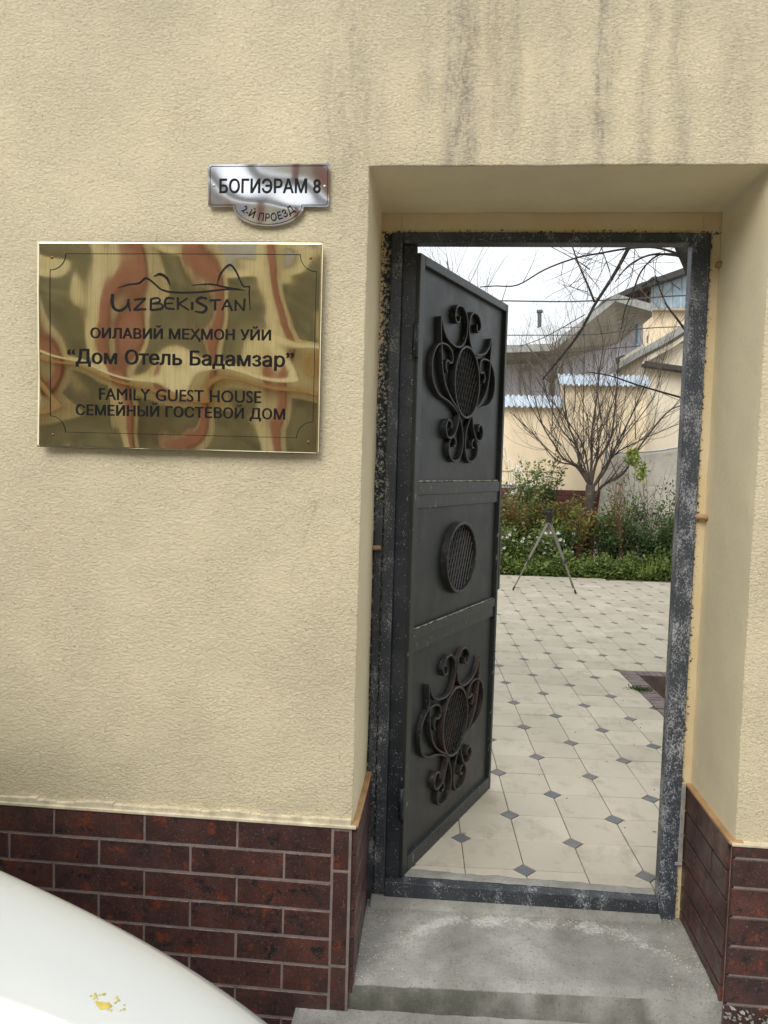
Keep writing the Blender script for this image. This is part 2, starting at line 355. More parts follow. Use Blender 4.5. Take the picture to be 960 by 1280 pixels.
# ------------------------------------------------------------------ mesh helpers
class MB:
    def __init__(s): s.v = []; s.f = []; s.sm = False
    def add(s, vs, fs):
        o = len(s.v); s.v += [tuple(v) for v in vs]; s.f += [tuple(i+o for i in f) for f in fs]; return s
    def box(s, a, b, T=None):
        (x0, y0, z0), (x1, y1, z1) = a, b
        vs = [(x0,y0,z0),(x1,y0,z0),(x1,y1,z0),(x0,y1,z0),(x0,y0,z1),(x1,y0,z1),(x1,y1,z1),(x0,y1,z1)]
        if T: vs = [T(Vector(v)) for v in vs]
        return s.add(vs, [(0,3,2,1),(4,5,6,7),(0,1,5,4),(1,2,6,5),(2,3,7,6),(3,0,4,7)])
    def hexa(s, bot, top):      # four bottom, four top points
        return s.add(list(bot)+list(top), [(0,3,2,1),(4,5,6,7),(0,1,5,4),(1,2,6,5),(2,3,7,6),(3,0,4,7)])
    def tube(s, pts, rad, n=6, caps=True):
        pts = [Vector(p) for p in pts]
        if isinstance(rad, (int, float)): rad = [rad]*len(pts)
        vs, fs = [], []
        t0 = (pts[1]-pts[0]).normalized(); a = Vector((0, 0, 1)) if abs(t0.z) < .9 else Vector((1, 0, 0))
        u = t0.cross(a).normalized()
        for i, p in enumerate(pts):
            t = (pts[min(i+1, len(pts)-1)]-pts[max(i-1, 0)]).normalized()
            u = (u - t*u.dot(t)); u = u.normalized() if u.length > 1e-6 else t.orthogonal().normalized()
            w = t.cross(u)
            for k in range(n):
                q = 2*PI*k/n; vs.append(p+(u*math.cos(q)+w*math.sin(q))*rad[i])
        for i in range(len(pts)-1):
            for k in range(n):
                k2 = (k+1) % n; fs.append((i*n+k, i*n+k2, (i+1)*n+k2, (i+1)*n+k))
        if caps: fs.append(tuple(reversed(range(n)))); fs.append(tuple(range((len(pts)-1)*n, len(pts)*n)))
        return s.add(vs, fs)
    def prism(s, poly, a, b, f):       # poly in 2D, f(u,v,w) -> point, w from a to b
        n = len(poly); vs = [f(u, v, a) for u, v in poly]+[f(u, v, b) for u, v in poly]
        fs = [tuple(range(n)), tuple(reversed(range(n, 2*n)))]+[(i, i+n, (i+1) % n+n, (i+1) % n) for i in range(n)]
        return s.add(vs, fs)
    def leaf(s, p, d, n, L, w):
        d = d.normalized(); r = d.cross(n)
        if r.length < 1e-4: r = d.orthogonal()
        r.normalize(); nn = r.cross(d)
        return s.add([p, p+d*L*.5+r*w*.5-nn*L*.08, p+d*L, p+d*L*.5-r*w*.5-nn*L*.08], [(0, 1, 2, 3)])
    def me(s, name):
        me = bpy.data.meshes.new(name); me.from_pydata([tuple(v) for v in s.v], [], s.f); me.update()
        return me
    def build(s, name, mat, parent=None, smooth=False, fix=True):
        me = s.me(name)
        if fix:
            b = bmesh.new(); b.from_mesh(me); bmesh.ops.recalc_face_normals(b, faces=b.faces[:]); b.to_mesh(me); b.free()
        if mat: me.materials.append(M[mat] if isinstance(mat, str) else mat)
        if smooth:
            for p in me.polygons: p.use_smooth = True
        o = bpy.data.objects.new(name, me); COL.objects.link(o)
        if parent: o.parent = parent
        return o
def tag(o, label=None, cat=None, group=None, kind=None):
    if label: o['label'] = label
    if cat: o['category'] = cat
    if group: o['group'] = group
    if kind: o['kind'] = kind
    return o
def empty(name, label, cat, loc=(0, 0, 0), rz=0, group=None):
    o = bpy.data.objects.new(name, None); COL.objects.link(o); o.location = loc; o.rotation_euler = (0, 0, rz); o.empty_display_size = .1
    return tag(o, label, cat, group)
def bevel(o, w, seg=2):
    m_ = o.modifiers.new('b', 'BEVEL'); m_.width = w; m_.segments = seg; m_.limit_method = 'ANGLE'; m_.angle_limit = math.radians(40); return o
def copyof(o, parent=None):
    c = o.copy(); COL.objects.link(c); c.parent = parent if parent else o.parent; return c
def catmull(P, k=6):
    P = [Vector(p) for p in P]; out = []
    for i in range(len(P)-1):
        p0, p1, p2, p3 = P[max(i-1, 0)], P[i], P[i+1], P[min(i+2, len(P)-1)]
        for j in range(k):
            t = j/k; out.append(.5*((2*p1)+(p2-p0)*t+(2*p0-5*p1+4*p2-p3)*t*t+(-p0+3*p1-3*p2+p3)*t*t*t))
    out.append(P[-1]); return out

# ------------------------------------------------------------------ setting: ground and street
g = MB(); g.add([(-150, -150, -.36), (150, -150, -.36), (150, -.33, -.36), (-150, -.33, -.36), (150, 150, -.36), (-150, 150, -.36)], [(0, 1, 2, 3), (3, 2, 4, 5)])
tag(g.build('ground', 'asphalt', fix=False), kind='structure')

# ------------------------------------------------------------------ street wall with the door recess
YF, YB = -.676, -.32         # wall face, back of the recess
XL, XR, ZT = -.717, .292, 2.103
wall = empty('street_wall', 'cream stucco street wall with grey rain streaks and a deep door recess', 'wall', (0, YF, -.36))
wall.location = (0, 0, 0)
def stucco_front():
    # one sheet: front, rounded corner, reveal, soffit
    r = .005
    def prof(n=5):   # from front to reveal: (inward shift from edge, y)
        L = []
        for i in range(n+1):
            q = i/n*PI/2; L.append((r-r*math.sin(q), YF+r-r*math.cos(q)))
        return L     # (distance away from opening edge, y)
    xs = [-9, -5, -3.2]+[-2.4+.08*i for i in range(21)]
    xs = [x for x in xs if x < XL-.02]
    xe = [.33+.08*i for i in range(16)]+[2, 3.5, 6, 9]
    ze = [.372+.0823*i for i in range(21)]; ze = [z for z in ze if z < ZT-.03]
    zt = [2.14+.09*i for i in range(14)]+[3.6, 4.1]
    P = prof()
    mb = MB()
    inner_y = [-.60, -.52, -.43, -.322]
    # "distance from the opening" rings: d>0 on face; build columns for left side: list of (x,y)
    left = [(x, YF) for x in xs]+[(XL-d, y) for d, y in P]+[(XL, y) for y in inner_y]
    right = [(XR, y) for y in reversed(inner_y)]+[(XR+d, y) for d, y in reversed(P)]+[(x, YF) for x in xe]
    # make the left/right jamb columns up to the mitre at the lintel
    def colsheet(prof_xy, zs_top_of, zlist):
        rows = []
        for z in zlist: rows.append([(x, y, z) for x, y in prof_xy])
        return rows
    # height at which each profile ring meets the lintel (45 degree mitre): ring with offset d meets at ZT+d
    def offs(p, side):
        x, y = p
        d = (XL-x) if side < 0 else (x-XR)
        return max(d, 0)
    for side, pr in ((-1, left), (1, right)):
        zb = .345 if side < 0 else .365
        for i in range(len(pr)-1):
            (x0, y0), (x1, y1) = pr[i], pr[i+1]
            d0, d1 = offs(pr[i], side), offs(pr[i+1], side)
            t0 = ZT+min(d0, r) ; t1 = ZT+min(d1, r)
            zz = [zb]+[z for z in ze if z > zb+.01]
            for j in range(len(zz)):
                a = zz[j]
                if j < len(zz)-1: mb.add([(x0, y0, a), (x1, y1, a), (x1, y1, zz[j+1]), (x0, y0, zz[j+1])], [(0, 1, 2, 3)])
                else: mb.add([(x0, y0, a), (x1, y1, a), (x1, y1, t1), (x0, y0, t0)], [(0, 1, 2, 3)])
            if y0 == YF and y1 == YF:   # above, plain face
                zz = [ZT+r]+zt
                for j in range(len(zz)-1): mb.add([(x0, y0, zz[j]), (x1, y1, zz[j]), (x1, y1, zz[j+1]), (x0, y0, zz[j+1])], [(0, 1, 2, 3)])
    # lintel: profile in (y,z), over x between
    lin = [(d, y) for d, y in P]+[(0, y) for y in inner_y]
    N = 13
    for i in range(len(lin)-1):
        (d0, y0), (d1, y1) = lin[i], lin[i+1]
        for k in range(N):
            f0, f1 = k/N, (k+1)/N
            X = lambda f, d: (XL-d)*(1-f)+(XR+d)*f
            mb.add([(X(f0, d0), y0, ZT+d0), (X(f1, d0), y0, ZT+d0), (X(f1, d1), y1, ZT+d1), (X(f0, d1), y1, ZT+d1)], [(0, 1, 2, 3)])
    zz = [ZT+r]+zt
    for k in range(N):
        f0, f1 = k/N, (k+1)/N; X = lambda f: (XL-r)*(1-f)+(XR+r)*f
        for j in range(len(zz)-1): mb.add([(X(f0), YF, zz[j]), (X(f1), YF, zz[j]), (X(f1), YF, zz[j+1]), (X(f0), YF, zz[j+1])], [(0, 1, 2, 3)])
    o = mb.build('stucco_coat', 'stucco', wall, smooth=True, fix=False)
    b = bmesh.new(); b.from_mesh(o.data); bmesh.ops.remove_doubles(b, verts=b.verts[:], dist=1e-4)
    bmesh.ops.recalc_face_normals(b, faces=b.faces[:])
    if sum(f.normal.y*f.calc_area() for f in b.faces) > 0: bmesh.ops.reverse_faces(b, faces=b.faces[:])
    # cut long quads a little finer, then make the trowelled surface wander
    b.edges.ensure_lookup_table()
    for rep in range(2):
        es = [e for e in b.edges if e.calc_length() > .045 and abs(e.verts[0].co.x) < 2.6 and e.verts[0].co.z < 3.4]
        bmesh.ops.subdivide_edges(b, edges=es, cuts=1, use_grid_fill=True)
    for v in b.verts:
        p = v.co*9; q = noise.noise_vector(p); s_ = noise.noise_vector(v.co*26)
        a = .0016; v.co += Vector((q.x*a+s_.x*.0009, (q.y*a+s_.y*.0009), q.z*a+s_.z*.0009))
    b.to_mesh(o.data); b.free()
    # smoother plaster inside the recess
    o.data.materials.append(M['reveal'])
    for p in o.data.polygons:
        c = p.center
        if c.y > YF+.012: p.material_index = 1
        p.use_smooth = True
    return o
stucco_front()
# masonry body behind the coat (walls, lintel, rear face towards the yard)
mb = MB()
mb.box((-9, YF+.03, -.36), (XL-.006, -.12, 4.08)); mb.box((XR+.006, YF+.03, -.36), (9, -.12, 4.08)); mb.box((XL-.006, YF+.03, ZT+.006), (XR+.006, -.12, 4.08))
mb.build('masonry', 'reveal', wall)
mb = MB(); mb.box((-9.05, YF-.08, 4.08), (9.05, -.05, 4.16)); mb.build('coping', 'concrete', wall)
# back plaster strips round the frame
mb = MB(); mb.box((XL-.02, YB, -.09), (-.655, -.21, ZT+.01)); mb.box((.240, YB, -.09), (XR+.02, -.21, ZT+.01)); mb.box((-.656, YB, 2.035), (.241, -.211, ZT+.01))
mb.build('door_surround', 'overspray', wall)
# dark gap strip of speckled steel left of the frame
mb = MB(); mb.box((-.712, YB-.006, -.09), (-.688, YB+.01, .235)); mb.box((-.712, YB-.006, .255), (-.688, YB+.01, 1.22)); bevel(mb.build('fixing_plate', 'frame_speck2', wall), .002)
# holes and knocks in the stucco
for px, py, Y, w in [(232, 231, YF, .007), (474, 209, YF, .006)]:
    pass

# --- brick tiles of the plinth: shared chamfered tile of unit length per size
tile_mesh = {}
def brick(w, h, loc, rz=0, name='brick', par=None, t=.012, rnd=random.Random(5)):
    key = (round(w, 3), round(h, 3), round(t, 3))
    if key not in tile_mesh:
        c = .0022; m_ = MB()
        a = [(0, 0), (w, 0), (w, h), (0, h)]; b_ = [(c, c), (w-c, c), (w-c, h-c), (c, h-c)]
        vs = [(x, t, z) for x, z in a]+[(x, c, z) for x, z in a]+[(x, 0, z) for x, z in b_]
        fs = [(8, 9, 10, 11)]+[(i, (i+1) % 4, (i+1) % 4+4, i+4) for i in range(4)]+[(i+4, (i+1) % 4+4, (i+1) % 4+8, i+8) for i in range(4)]
        m_.add(vs, fs); me = m_.me('brick'); me.materials.append(M['brick'])
        bb = bmesh.new(); bb.from_mesh(me); bmesh.ops.recalc_face_normals(bb, faces=bb.faces[:])
        bb.faces.ensure_lookup_table()
        if bb.faces[0].normal.y > 0: bmesh.ops.reverse_faces(bb, faces=bb.faces[:])
        bb.to_mesh(me); bb.free()
        tile_mesh[key] = me
    o = bpy.data.objects.new(name, tile_mesh[key]); COL.objects.link(o); o.parent = par or wall
    o.location = loc; o.rotation_euler = (rnd.uniform(-.006, .006), rnd.uniform(-.002, .002), rz+rnd.uniform(-.004, .004)); return o
rr = random.Random(3)
YT = YF-.014           # outer face of tiles
G = .0054; PH = .0794   # joint, row pitch
mb = MB(); mb.box((-4, YF-.0118, -.36), (XL+.0, YF+.04, .342)); mb.box((XL-.05, YF+.002, -.36), (XL+.006, YB+.01, .342))
mb.box((XR-.006, YF+.002, -.36), (XR+.05, YB+.01, .366)); mb.box((XR, YF-.0118, -.36), (2.6, YF+.04, .366))
mb.build('plinth_mortar', 'grout', wall)
PW = .2645
xc = -.770                # start of the running bond, left of the corner strip
for row in range(9):
    z1 = .340-row*PH; z0 = z1-PH+G
    x = xc
    first = PW if row % 2 == 0 else PW*.5
    lens = [first]+[PW]*9
    for L in lens:
        brick(L-G, z1-z0, (x-L+G/2, YT+rr.uniform(-.0006, .0006), z0)); x -= L
# corner strip
zz = [.340, .262, .205, .060, -.060, -.178, -.355]
zz = [.340, .223, -.047, -.178, -.355]
for a, b_ in zip(zz[:-1], zz[1:]): brick(.042, a-b_-G, (xc+.004, YT, b_))
# left reveal (faces +x): tile local x runs +y
for row in range(7):
    z1 = .340-row*PH; z0 = z1-PH+G
    if z1 < -.10: break
    y = YF-.004; Ls = [.25, .108] if row % 2 == 0 else [.11, .248]
    for L in Ls:
        brick(L-G, z1-z0, (XL+.014, y, z0), PI/2); y += L
# right front
for row in range(10):
    z1 = .366-.034-(row-1)*PH if row else .366; z0 = (z1-PH+G) if row else .366-.034+G
    if row and z1 < -.2: break
    if z0 < -.06 and row > 5: z0 = max(z0, -.36)
    x = XR-.006; Ls = ([.135]+[PW]*6) if row % 2 else [PW]*6
    for L in Ls: brick(L-G, z1-z0, (x, YT+rr.uniform(-.0006, .0006), z0)); x += L
# right reveal (faces -x): tile local x runs -y
for row in range(7):
    z1 = .366-row*PH; z0 = z1-PH+G
    if z1 < -.06: break
    z0 = max(z0, -.085)
    y = YB+.002; Ls = [.11, .248] if row % 2 == 0 else [.245, .113]
    for L in Ls:
        brick(L-G, z1-z0, (XR-.014, y, z0), -PI/2); y -= L
# edge trims on the plinth
mb = MB(); mb.box((-4, YT-.004, .341), (XL+.012, YF+.02, .350)); mb.box((XR-.012, YT-.004, .367), (2.6, YF+.02, .375)); bevel(mb.build('edge_trim', 'trim_white', wall), .002)
mb = MB(); mb.box((XL-.02, YT+.002, .342), (XL+.017, YB-.002, .352)); mb.box((XR-.017, YT+.002, .368), (XR+.02, YB-.002, .378)); bevel(mb.build('edge_trim', 'trim_wood', wall), .003)
mb = MB()
for i in range(60):    # ragged plaster lip above the trim
    x0 = -2.4+i*.028
    if x0 > XL-.03: break
    h = .006+.009*noise.noise(Vector((x0*8, 0, 0)))+.004*noise.noise(Vector((x0*40, 3, 0)))
    mb.box((x0, YT+.001, .350), (x0+.0275, YF+.01, .356+max(h, .001)))
mb.build('plaster_lip', 'trim_white', wall)
# grey metal angle bent at the back end of the right plinth
mb = MB(); mb.box((.2605, YB-.012, .128), (.2745, YB+.004, .372)); mb.box((.252, YB-.014, .118), (.2745, YB+.004, .128)); bevel(mb.build('metal_angle', 'concrete', wall), .002)
# mortar droppings under the right-hand corner
mb = MB(); rr = random.Random(8)
for i in range(70):
    p = Vector((XR+rr.uniform(-.005, .16), YF-rr.uniform(.008, .05), -.085+rr.uniform(-.04, .03))); s_ = rr.uniform(.003, .009)
    q = [p+Vector((rr.uniform(-1, 1), rr.uniform(-1, 1), rr.uniform(-.7, .7)))*s_ for _ in range(7)]
    bm_ = bmesh.new(); [bm_.verts.new(v) for v in q]; bmesh.ops.convex_hull(bm_, input=bm_.verts[:]); me_ = bpy.data.meshes.new('t'); bm_.to_mesh(me_); bm_.free()
    mb.add([v.co for v in me_.vertices], [tuple(f.vertices) for f in me_.polygons])
tag(mb.build('mortar_crumbs', 'concrete', wall), kind='stuff')

# old pipe stubs on both sides of the frame
for px, py, sgn, lab in ((468, 684, 1, 'rust stained bolt stub set in the plaster left of the door frame'), (877, 646, -1, 'cut-off bolt lug half buried in ochre plaster right of the door frame'), (899, 332, -1, 'rusty knot of wire poking from plaster beside the top of the door frame')):
    p = at(px, py, YB); o = empty('hinge_stub', lab, 'bolt', (p.x, YB, p.z))
    w = .016 if py > 600 else .006
    mb = MB(); mb.tube([(-w, 0, 0), (-w, -.012, .001), (-w*.2, -.018, 0), (w, -.014, -.001), (w*1.1, 0, 0)], [.006, .009, .008, .009, .006], 8); mb.build('lug', 'trim_wood', o, True)
    mb = MB(); mb.tube([(w*.6, -.008, -.006), (w*1.2, -.026, -.008)], .004, 8); mb.build('bolt', 'scroll', o, True)

# ------------------------------------------------------------------ door frame
fr = empty('door_frame', 'black steel door frame splashed with white paint inside the recess', 'door frame', (-.21, YB, 0)); fr.location = (0, 0, 0)
T = YB-.012
o = MB().box((.2085, T, -.10), (.262, YB+.035, 2.042)).build('jamb', 'frame_speck', fr); bevel(o, .004); o['label'] = 'wide right jamb thickly speckled with white'
o = MB().box((-.684, T, -.045), (-.650, -.24, 2.042)).build('jamb', 'frame_speck2', fr); bevel(o, .003)
o = MB().box((-.6505, YB+.012, -.04), (-.606, -.26, 2.0115)).build('rebate', 'frame_dark', fr); bevel(o, .003)
o = MB().box((-.6495, T+.001, 2.012), (.208, YB+.04, 2.043)).build('head', 'frame_speck2', fr); bevel(o, .003)
o = MB().hexa([(-.6495, T, -.055), (.208, T, -.045), (.208, YB+.028, -.045), (-.6495, YB+.028, -.055)], [(-.6495, T, -.005), (.208, T, -.003), (.208, YB+.028, -.003), (-.6495, YB+.028, -.005)]).build('sill_bar', 'frame_speck2', fr); bevel(o, .003)
o = MB().hexa([(-.69, T-.045, -.1), (.20, T-.035, -.1), (.20, YB+.02, -.1), (-.69, YB+.02, -.1)], [(-.69, T-.026, -.062), (.215, T-.022, -.052), (.215, YB+.02, -.035), (-.69, YB+.02, -.048)]).build('sill_bedding', 'concrete', fr)

# ------------------------------------------------------------------ door leaf
HX, HY = -.600, -.290
ang = math.atan2(.91482, .40386)
door = empty('open_gate_leaf', 'open charcoal metal door leaf with scrollwork medallions, swung into the yard', 'door', (HX, HY, 0), ang)
# local: +x along leaf, -y is the decorated face, z up
LW, LH = .785, 1.987
U0 = -.018
MB().box((U0+.01, .002, .01), (LW-.008, .034, LH-.01)).build('sheet', 'leaf', door)
def bar(x0, z0, x1, z1, t, name='rail', mat='bar', y1=.036, y0=None):
    return bevel(MB().box((x0, -t, z0), (x1, y1, z1)).build(name, mat, door), .0025)
bar(U0, 0, U0+.036, LH, .014, 'stile'); bar(LW-.020, 0, LW, LH, .014, 'stile')
bar(U0+.0365, LH-.03, LW-.0205, LH, .0138, 'rail'); bar(U0+.0365, 0, LW-.0205, .052, .0138, 'rail')
for za, zb, zm in ((1.195, 1.283, 1.24), (.728, .806, .771)):
    bar(U0+.0365, za, LW-.0205, zb, .007, 'cross_rail'); o = bevel(MB().box((U0+.037, -.012, zm-.001), (LW-.021, -.0065, zb-.004)).build('rail_plate', 'bar', door), .002)
    mb = MB(); pts = [(U0+.037+i*.0122, -.009+.0012*noise.noise(Vector((i*.9, za*7, 0))), zb+.0015*noise.noise(Vector((i*1.7, 1, za)))) for i in range(60)]
    mb.tube(pts, [.0030+.0016*noise.noise(Vector((i*2.1, 5, za))) for i in range(60)], 5); mb.build('weld_bead', 'weld', door, True)
def ribbon(pts, w, y0, y1):
    P = catmull([(a, 0, b) for a, b in pts], 7); mb = MB(); n = len(P); vs = []
    for i, p in enumerate(P):
        t = P[min(i+1, n-1)]-P[max(i-1, 0)]; t.normalize(); s_ = Vector((-t.z, 0, t.x))*w/2
        yb, yf = y1, y0; r_ = .0022
        for q in (p-s_+Vector((0, yb, 0)), p-s_+Vector((0, yf+r_, 0)), p-s_*.5+Vector((0, yf, 0)), p+s_*.5+Vector((0, yf, 0)), p+s_+Vector((0, yf+r_, 0)), p+s_+Vector((0, yb, 0))): vs.append(q)
    fs = [(i*6+k, i*6+(k+1) % 6, (i+1)*6+(k+1) % 6, (i+1)*6+k) for i in range(n-1) for k in range(6)]+[(0, 1, 2, 3, 4, 5), tuple(reversed(range((n-1)*6, n*6)))]
    mb.add(vs, fs); return mb
HALF = [
 [(-.166,.016),(-.180,.036),(-.166,.056),(-.143,.05),(-.123,.06),(-.135,.092),(-.183,.107),(-.245,.095),(-.284,.045),(-.276,-.022),(-.225,-.062),(-.150,-.078),(-.09,-.098),(-.045,-.130),(-.015,-.180),(-.012,-.232),(-.038,-.272),(-.085,-.280),(-.125,-.258),(-.130,-.222),(-.105,-.196),(-.078,-.206),(-.076,-.226),(-.094,-.228)],
 [(-.216,.05),(-.224,.105),(-.231,.188),(-.205,.150),(-.160,.122),(-.083,.112),(-.034,.132),(-.010,.175),(-.012,.222),(-.048,.254),(-.094,.25),(-.118,.222),(-.106,.196),(-.082,.198),(-.078,.218)],
 [(-.224,.10),(-.214,.035),(-.188,-.02),(-.140,-.062),(-.086,-.092),(-.05,-.115)],
 [(-.060,-.118),(-.075,-.16),(-.108,-.196),(-.150,-.200),(-.170,-.172),(-.152,-.142),(-.126,-.150),(-.124,-.168)],
]
def lattice(cx, cz, rx, rz_, slant, par, step=.0215):
    mb = MB()
    for dirs, yy in ((1, -.010), (-1, -.007)):
        a = math.radians(62)*dirs+slant; d = Vector((math.cos(a), 0, math.sin(a))); n_ = Vector((-d.z, 0, d.x))
        k = -12
        while k <= 12:
            o_ = n_*k*step; pts = [o_+d*s_ for s_ in [i*.004-.16 for i in range(81)]]
            ins = [p for p in pts if (p.x/rx)**2+(p.z/rz_)**2 < 1]
            if len(ins) > 2: mb.tube([Vector((cx, yy, cz))+ins[0], Vector((cx, yy, cz))+ins[-1]], .0024, 5)
            k += 1
    return mb.build('lattice', 'scroll', par)
def medallion(cx, cz, k=1.0):
    holder = MB()
    ov = [(cx+.112*math.cos(q), cz+.124*math.sin(q)) for q in [i*PI/18 for i in range(37)]]
    root = ribbon(ov, .0085, -.022, .001).build('medallion', 'scroll', door)
    for i, cv in enumerate(HALF):
        for sgn in (-1, 1):
            pts = [(cx-sgn*x, cz+z) for x, z in cv]
            y0 = -.0165-.0014*i
            ribbon(pts, .0075, y0, .001).build('scroll', 'scroll', root)
    lattice(cx, cz, .110, .122, 0, root)
    mb = MB()     # recess behind the lattice
    mb.add([(cx+.109*math.cos(i*PI/16), .0012, cz+.121*math.sin(i*PI/16)) for i in range(32)], [tuple(range(32))]); mb.build('backing', 'frame_dark', root)
medallion(.372, 1.633); medallion(.372, .405)
ov = [(.375+.132*math.cos(q), 1.007+.124*math.sin(q)) for q in [i*PI/18 for i in range(37)]]
rt = ribbon(ov, .011, -.024, .001).build('round_grille', 'scroll', door)
lattice(.375, 1.007, .129, .121, .1, rt, .0225)
mb = MB(); mb.add([(.375+.129*math.cos(i*PI/16), .0012, 1.007+.121*math.sin(i*PI/16)) for i in range(32)], [tuple(range(32))]); mb.build('backing', 'frame_dark', rt)
lk = bevel(MB().box((LW-.002, -.016, .835), (LW+.016, .030, 1.095)).build('lock_case', 'bar', door), .003)
mb = MB(); mb.tube([(LW+.006, .030, 1.012), (LW+.008, .046, 1.012), (LW+.020, .052, 1.012), (LW+.150, .052, 1.008)], [.010, .010, .010, .008], 10); mb.build('handle', 'chrome', lk, True)
mb = MB(); mb.box((LW+.016, -.002, 1.0), (LW+.034, .010, 1.022)); mb.build('latch_bolt', 'chrome', lk)
for z_ in (.25, 1.72):
    mb = MB(); mb.tube([(U0-.012, -.01, z_-.05), (U0-.012, -.01, z_+.05)], .009, 10); mb.build('hinge', 'frame_dark', door, True)

# ------------------------------------------------------------------ steps
def rough_block(name, top, zb, label, mat, jit=.006, nx=60, ny=22, skirt=True, kind=None):
    """top: four corners (front left, front right, back right, back left)"""
    fl, fr_, br, bl = [Vector(p) for p in top]
    mb = MB(); P = {}
    lay = 5
    def tp(i, j):
        a, b_ = i/nx, j/ny
        return (fl*(1-a)+fr_*a)*(1-b_)+(bl*(1-a)+br*a)*b_
    vs = []
    for j in range(ny+1):
        for i in range(nx+1):
            p = tp(i, j); e = noise.noise(p*7)*.6+noise.noise(p*30)*.35
            p = p+Vector((0, 0, e*jit))
            if j == 0: p += Vector((0, abs(noise.noise(p*14))*.022+.004, -.005-abs(noise.noise(p*22))*.012))
            if j == 1: p += Vector((0, 0, -.001))
            vs.append(p)
    fs = [(j*(nx+1)+i, j*(nx+1)+i+1, (j+1)*(nx+1)+i+1, (j+1)*(nx+1)+i) for j in range(ny) for i in range(nx)]
    base = len(vs)
    for k in range(1, lay+1):
        for i in range(nx+1):
            p = tp(i, 0); z = p.z+(zb-p.z)*k/lay if k > 1 else p.z-.010
            q = Vector((p.x, p.y+noise.noise(Vector((p.x*16, z*30, 4)))*.006, z)); vs.append(q)
    for i in range(nx): fs.append((i, base+i, base+i+1, i+1))
    for k in range(lay-1):
        for i in range(nx): a = base+k*(nx+1)+i; fs.append((a, a+nx+1, a+nx+2, a+1))
    # sides and back, closed down to the bottom
    for i0, cols in ((0, 0), (nx, nx)):
        s0 = len(vs)
        for j in range(ny+1): p = vs[j*(nx+1)+i0]; vs.append(Vector((p.x, p.y, zb)))
        for j in range(ny): fs.append((j*(nx+1)+i0, (j+1)*(nx+1)+i0, s0+j+1, s0+j))
    mb.add(vs, fs); o = mb.build(name, mat, None, True)
    return tag(o, kind='structure')
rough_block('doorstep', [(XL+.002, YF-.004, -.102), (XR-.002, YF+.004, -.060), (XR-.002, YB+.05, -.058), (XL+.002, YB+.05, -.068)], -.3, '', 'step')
rough_block('lower_step', [(-.868, -1.05, -.205), (1.5, -1.05, -.150), (1.5, YF+.03, -.118), (-.86, YF+.03, -.180)], -.36, '', 'concrete', .005, 90, 16)
# yellow lime spots and flakes lying on the step
rr = random.Random(21); mb = MB()
for i in range(420):
    x = rr.uniform(XL+.01, XR-.01); t_ = rr.random()
    if t_ < .5: x = rr.choice((XL+.01+abs(rr.gauss(0, .1)), XR-.02-abs(rr.gauss(0, .06)))); y = rr.uniform(YF+.02, YB)
    else: u = x+.20; y = -.385-5.4*u**4+rr.gauss(0, .022)
    if not (YF+.01 < y < YB-.01 and XL < x < XR): continue
    z = -.066+(YF+.36-y-.36+.0)*0
    a = (x-XL)/(XR-XL); b_ = (y-YF)/(YB+.05-YF); z = (-.102*(1-a)-.060*a)*(1-b_)+(-.068*(1-a)-.058*a)*b_
    n_ = rr.randint(4, 6); R0 = rr.choice((.0014, .0018, .0022, .0032)); ph = rr.random()*6
    e = noise.noise(Vector((x, y, z))*7)*.6+noise.noise(Vector((x, y, z))*30)*.35
    vs = [(x+R0*rr.uniform(.6, 1.2)*math.cos(ph+q*2*PI/n_), y+R0*rr.uniform(.6, 1.2)*math.sin(ph+q*2*PI/n_), z+e*.006+.0022) for q in range(n_)]+[(x, y, z+e*.006-.001)]
    mb.add(vs, [tuple(range(n_))]+[(q, (q+1) % n_, n_) for q in range(n_)])
tag(mb.build('lime_flakes', 'trim_white'), 'pale lime flakes scattered over the worn doorstep', 'debris', kind='stuff')

# ------------------------------------------------------------------ yard floor of cut-corner tiles
TS = .2; TR = .046049; ct, st_ = math.cos(TR), math.sin(TR)
floor = bpy.data.objects.new('yard_floor', None); COL.objects.link(floor); floor.rotation_euler = (0, 0, TR); floor['kind'] = 'structure'
PI0, PI1, PJ0, PJ1 = 4, 10, 7, 12      # pit cells
YEND = 6.83
def slab(x0, y0, x1, y1, mb): mb.box((x0, y0, -.35), (x1, y1, -.006))
mb = MB()
slab(-7, -.13, PI0*TS, YEND-.1, mb); slab(PI1*TS, -.131, 7, YEND-.1, mb); slab(PI0*TS, -.13, PI1*TS, PJ0*TS, mb); slab(PI0*TS, PJ1*TS, PI1*TS, YEND-.1, mb)
o = mb.build('joint_bed', 'joint', floor)
C5 = .037; GP = .0016
def tile_poly(kind):
    g_ = GP; s_ = TS-g_; c = C5
    if kind == 0: return [(g_+c, g_), (s_, g_), (s_, s_-c), (s_-c, s_), (g_, s_), (g_, g_+c)]
    return [(g_, g_), (s_-c, g_), (s_, g_+c), (s_, s_), (g_+c, s_), (g_, s_-c)]
def tile_shape(poly, c=.0018):
    n = len(poly); cx = sum(p[0] for p in poly)/n; cy = sum(p[1] for p in poly)/n
    inn = [(cx+(x-cx)*(1-c*9), cy+(y-cy)*(1-c*9)) for x, y in poly] if n > 4 else [(cx+(x-cx)*.94, cy+(y-cy)*.94) for x, y in poly]
    vs = [(x, y, -.006) for x, y in poly]+[(x, y, -.0012) for x, y in poly]+[(x, y, 0) for x, y in inn]
    fs = [tuple(range(2*n, 3*n))]+[(i, (i+1) % n, (i+1) % n+n, i+n) for i in range(n)]+[(i+n, (i+1) % n+n, (i+1) % n+2*n, i+2*n) for i in range(n)]
    return vs, fs
TM = []
for k in (0, 1):
    m_ = MB(); m_.add(*tile_shape(tile_poly(k))); me = m_.me('tile'); me.materials.append(M['tile']); TM.append(me)
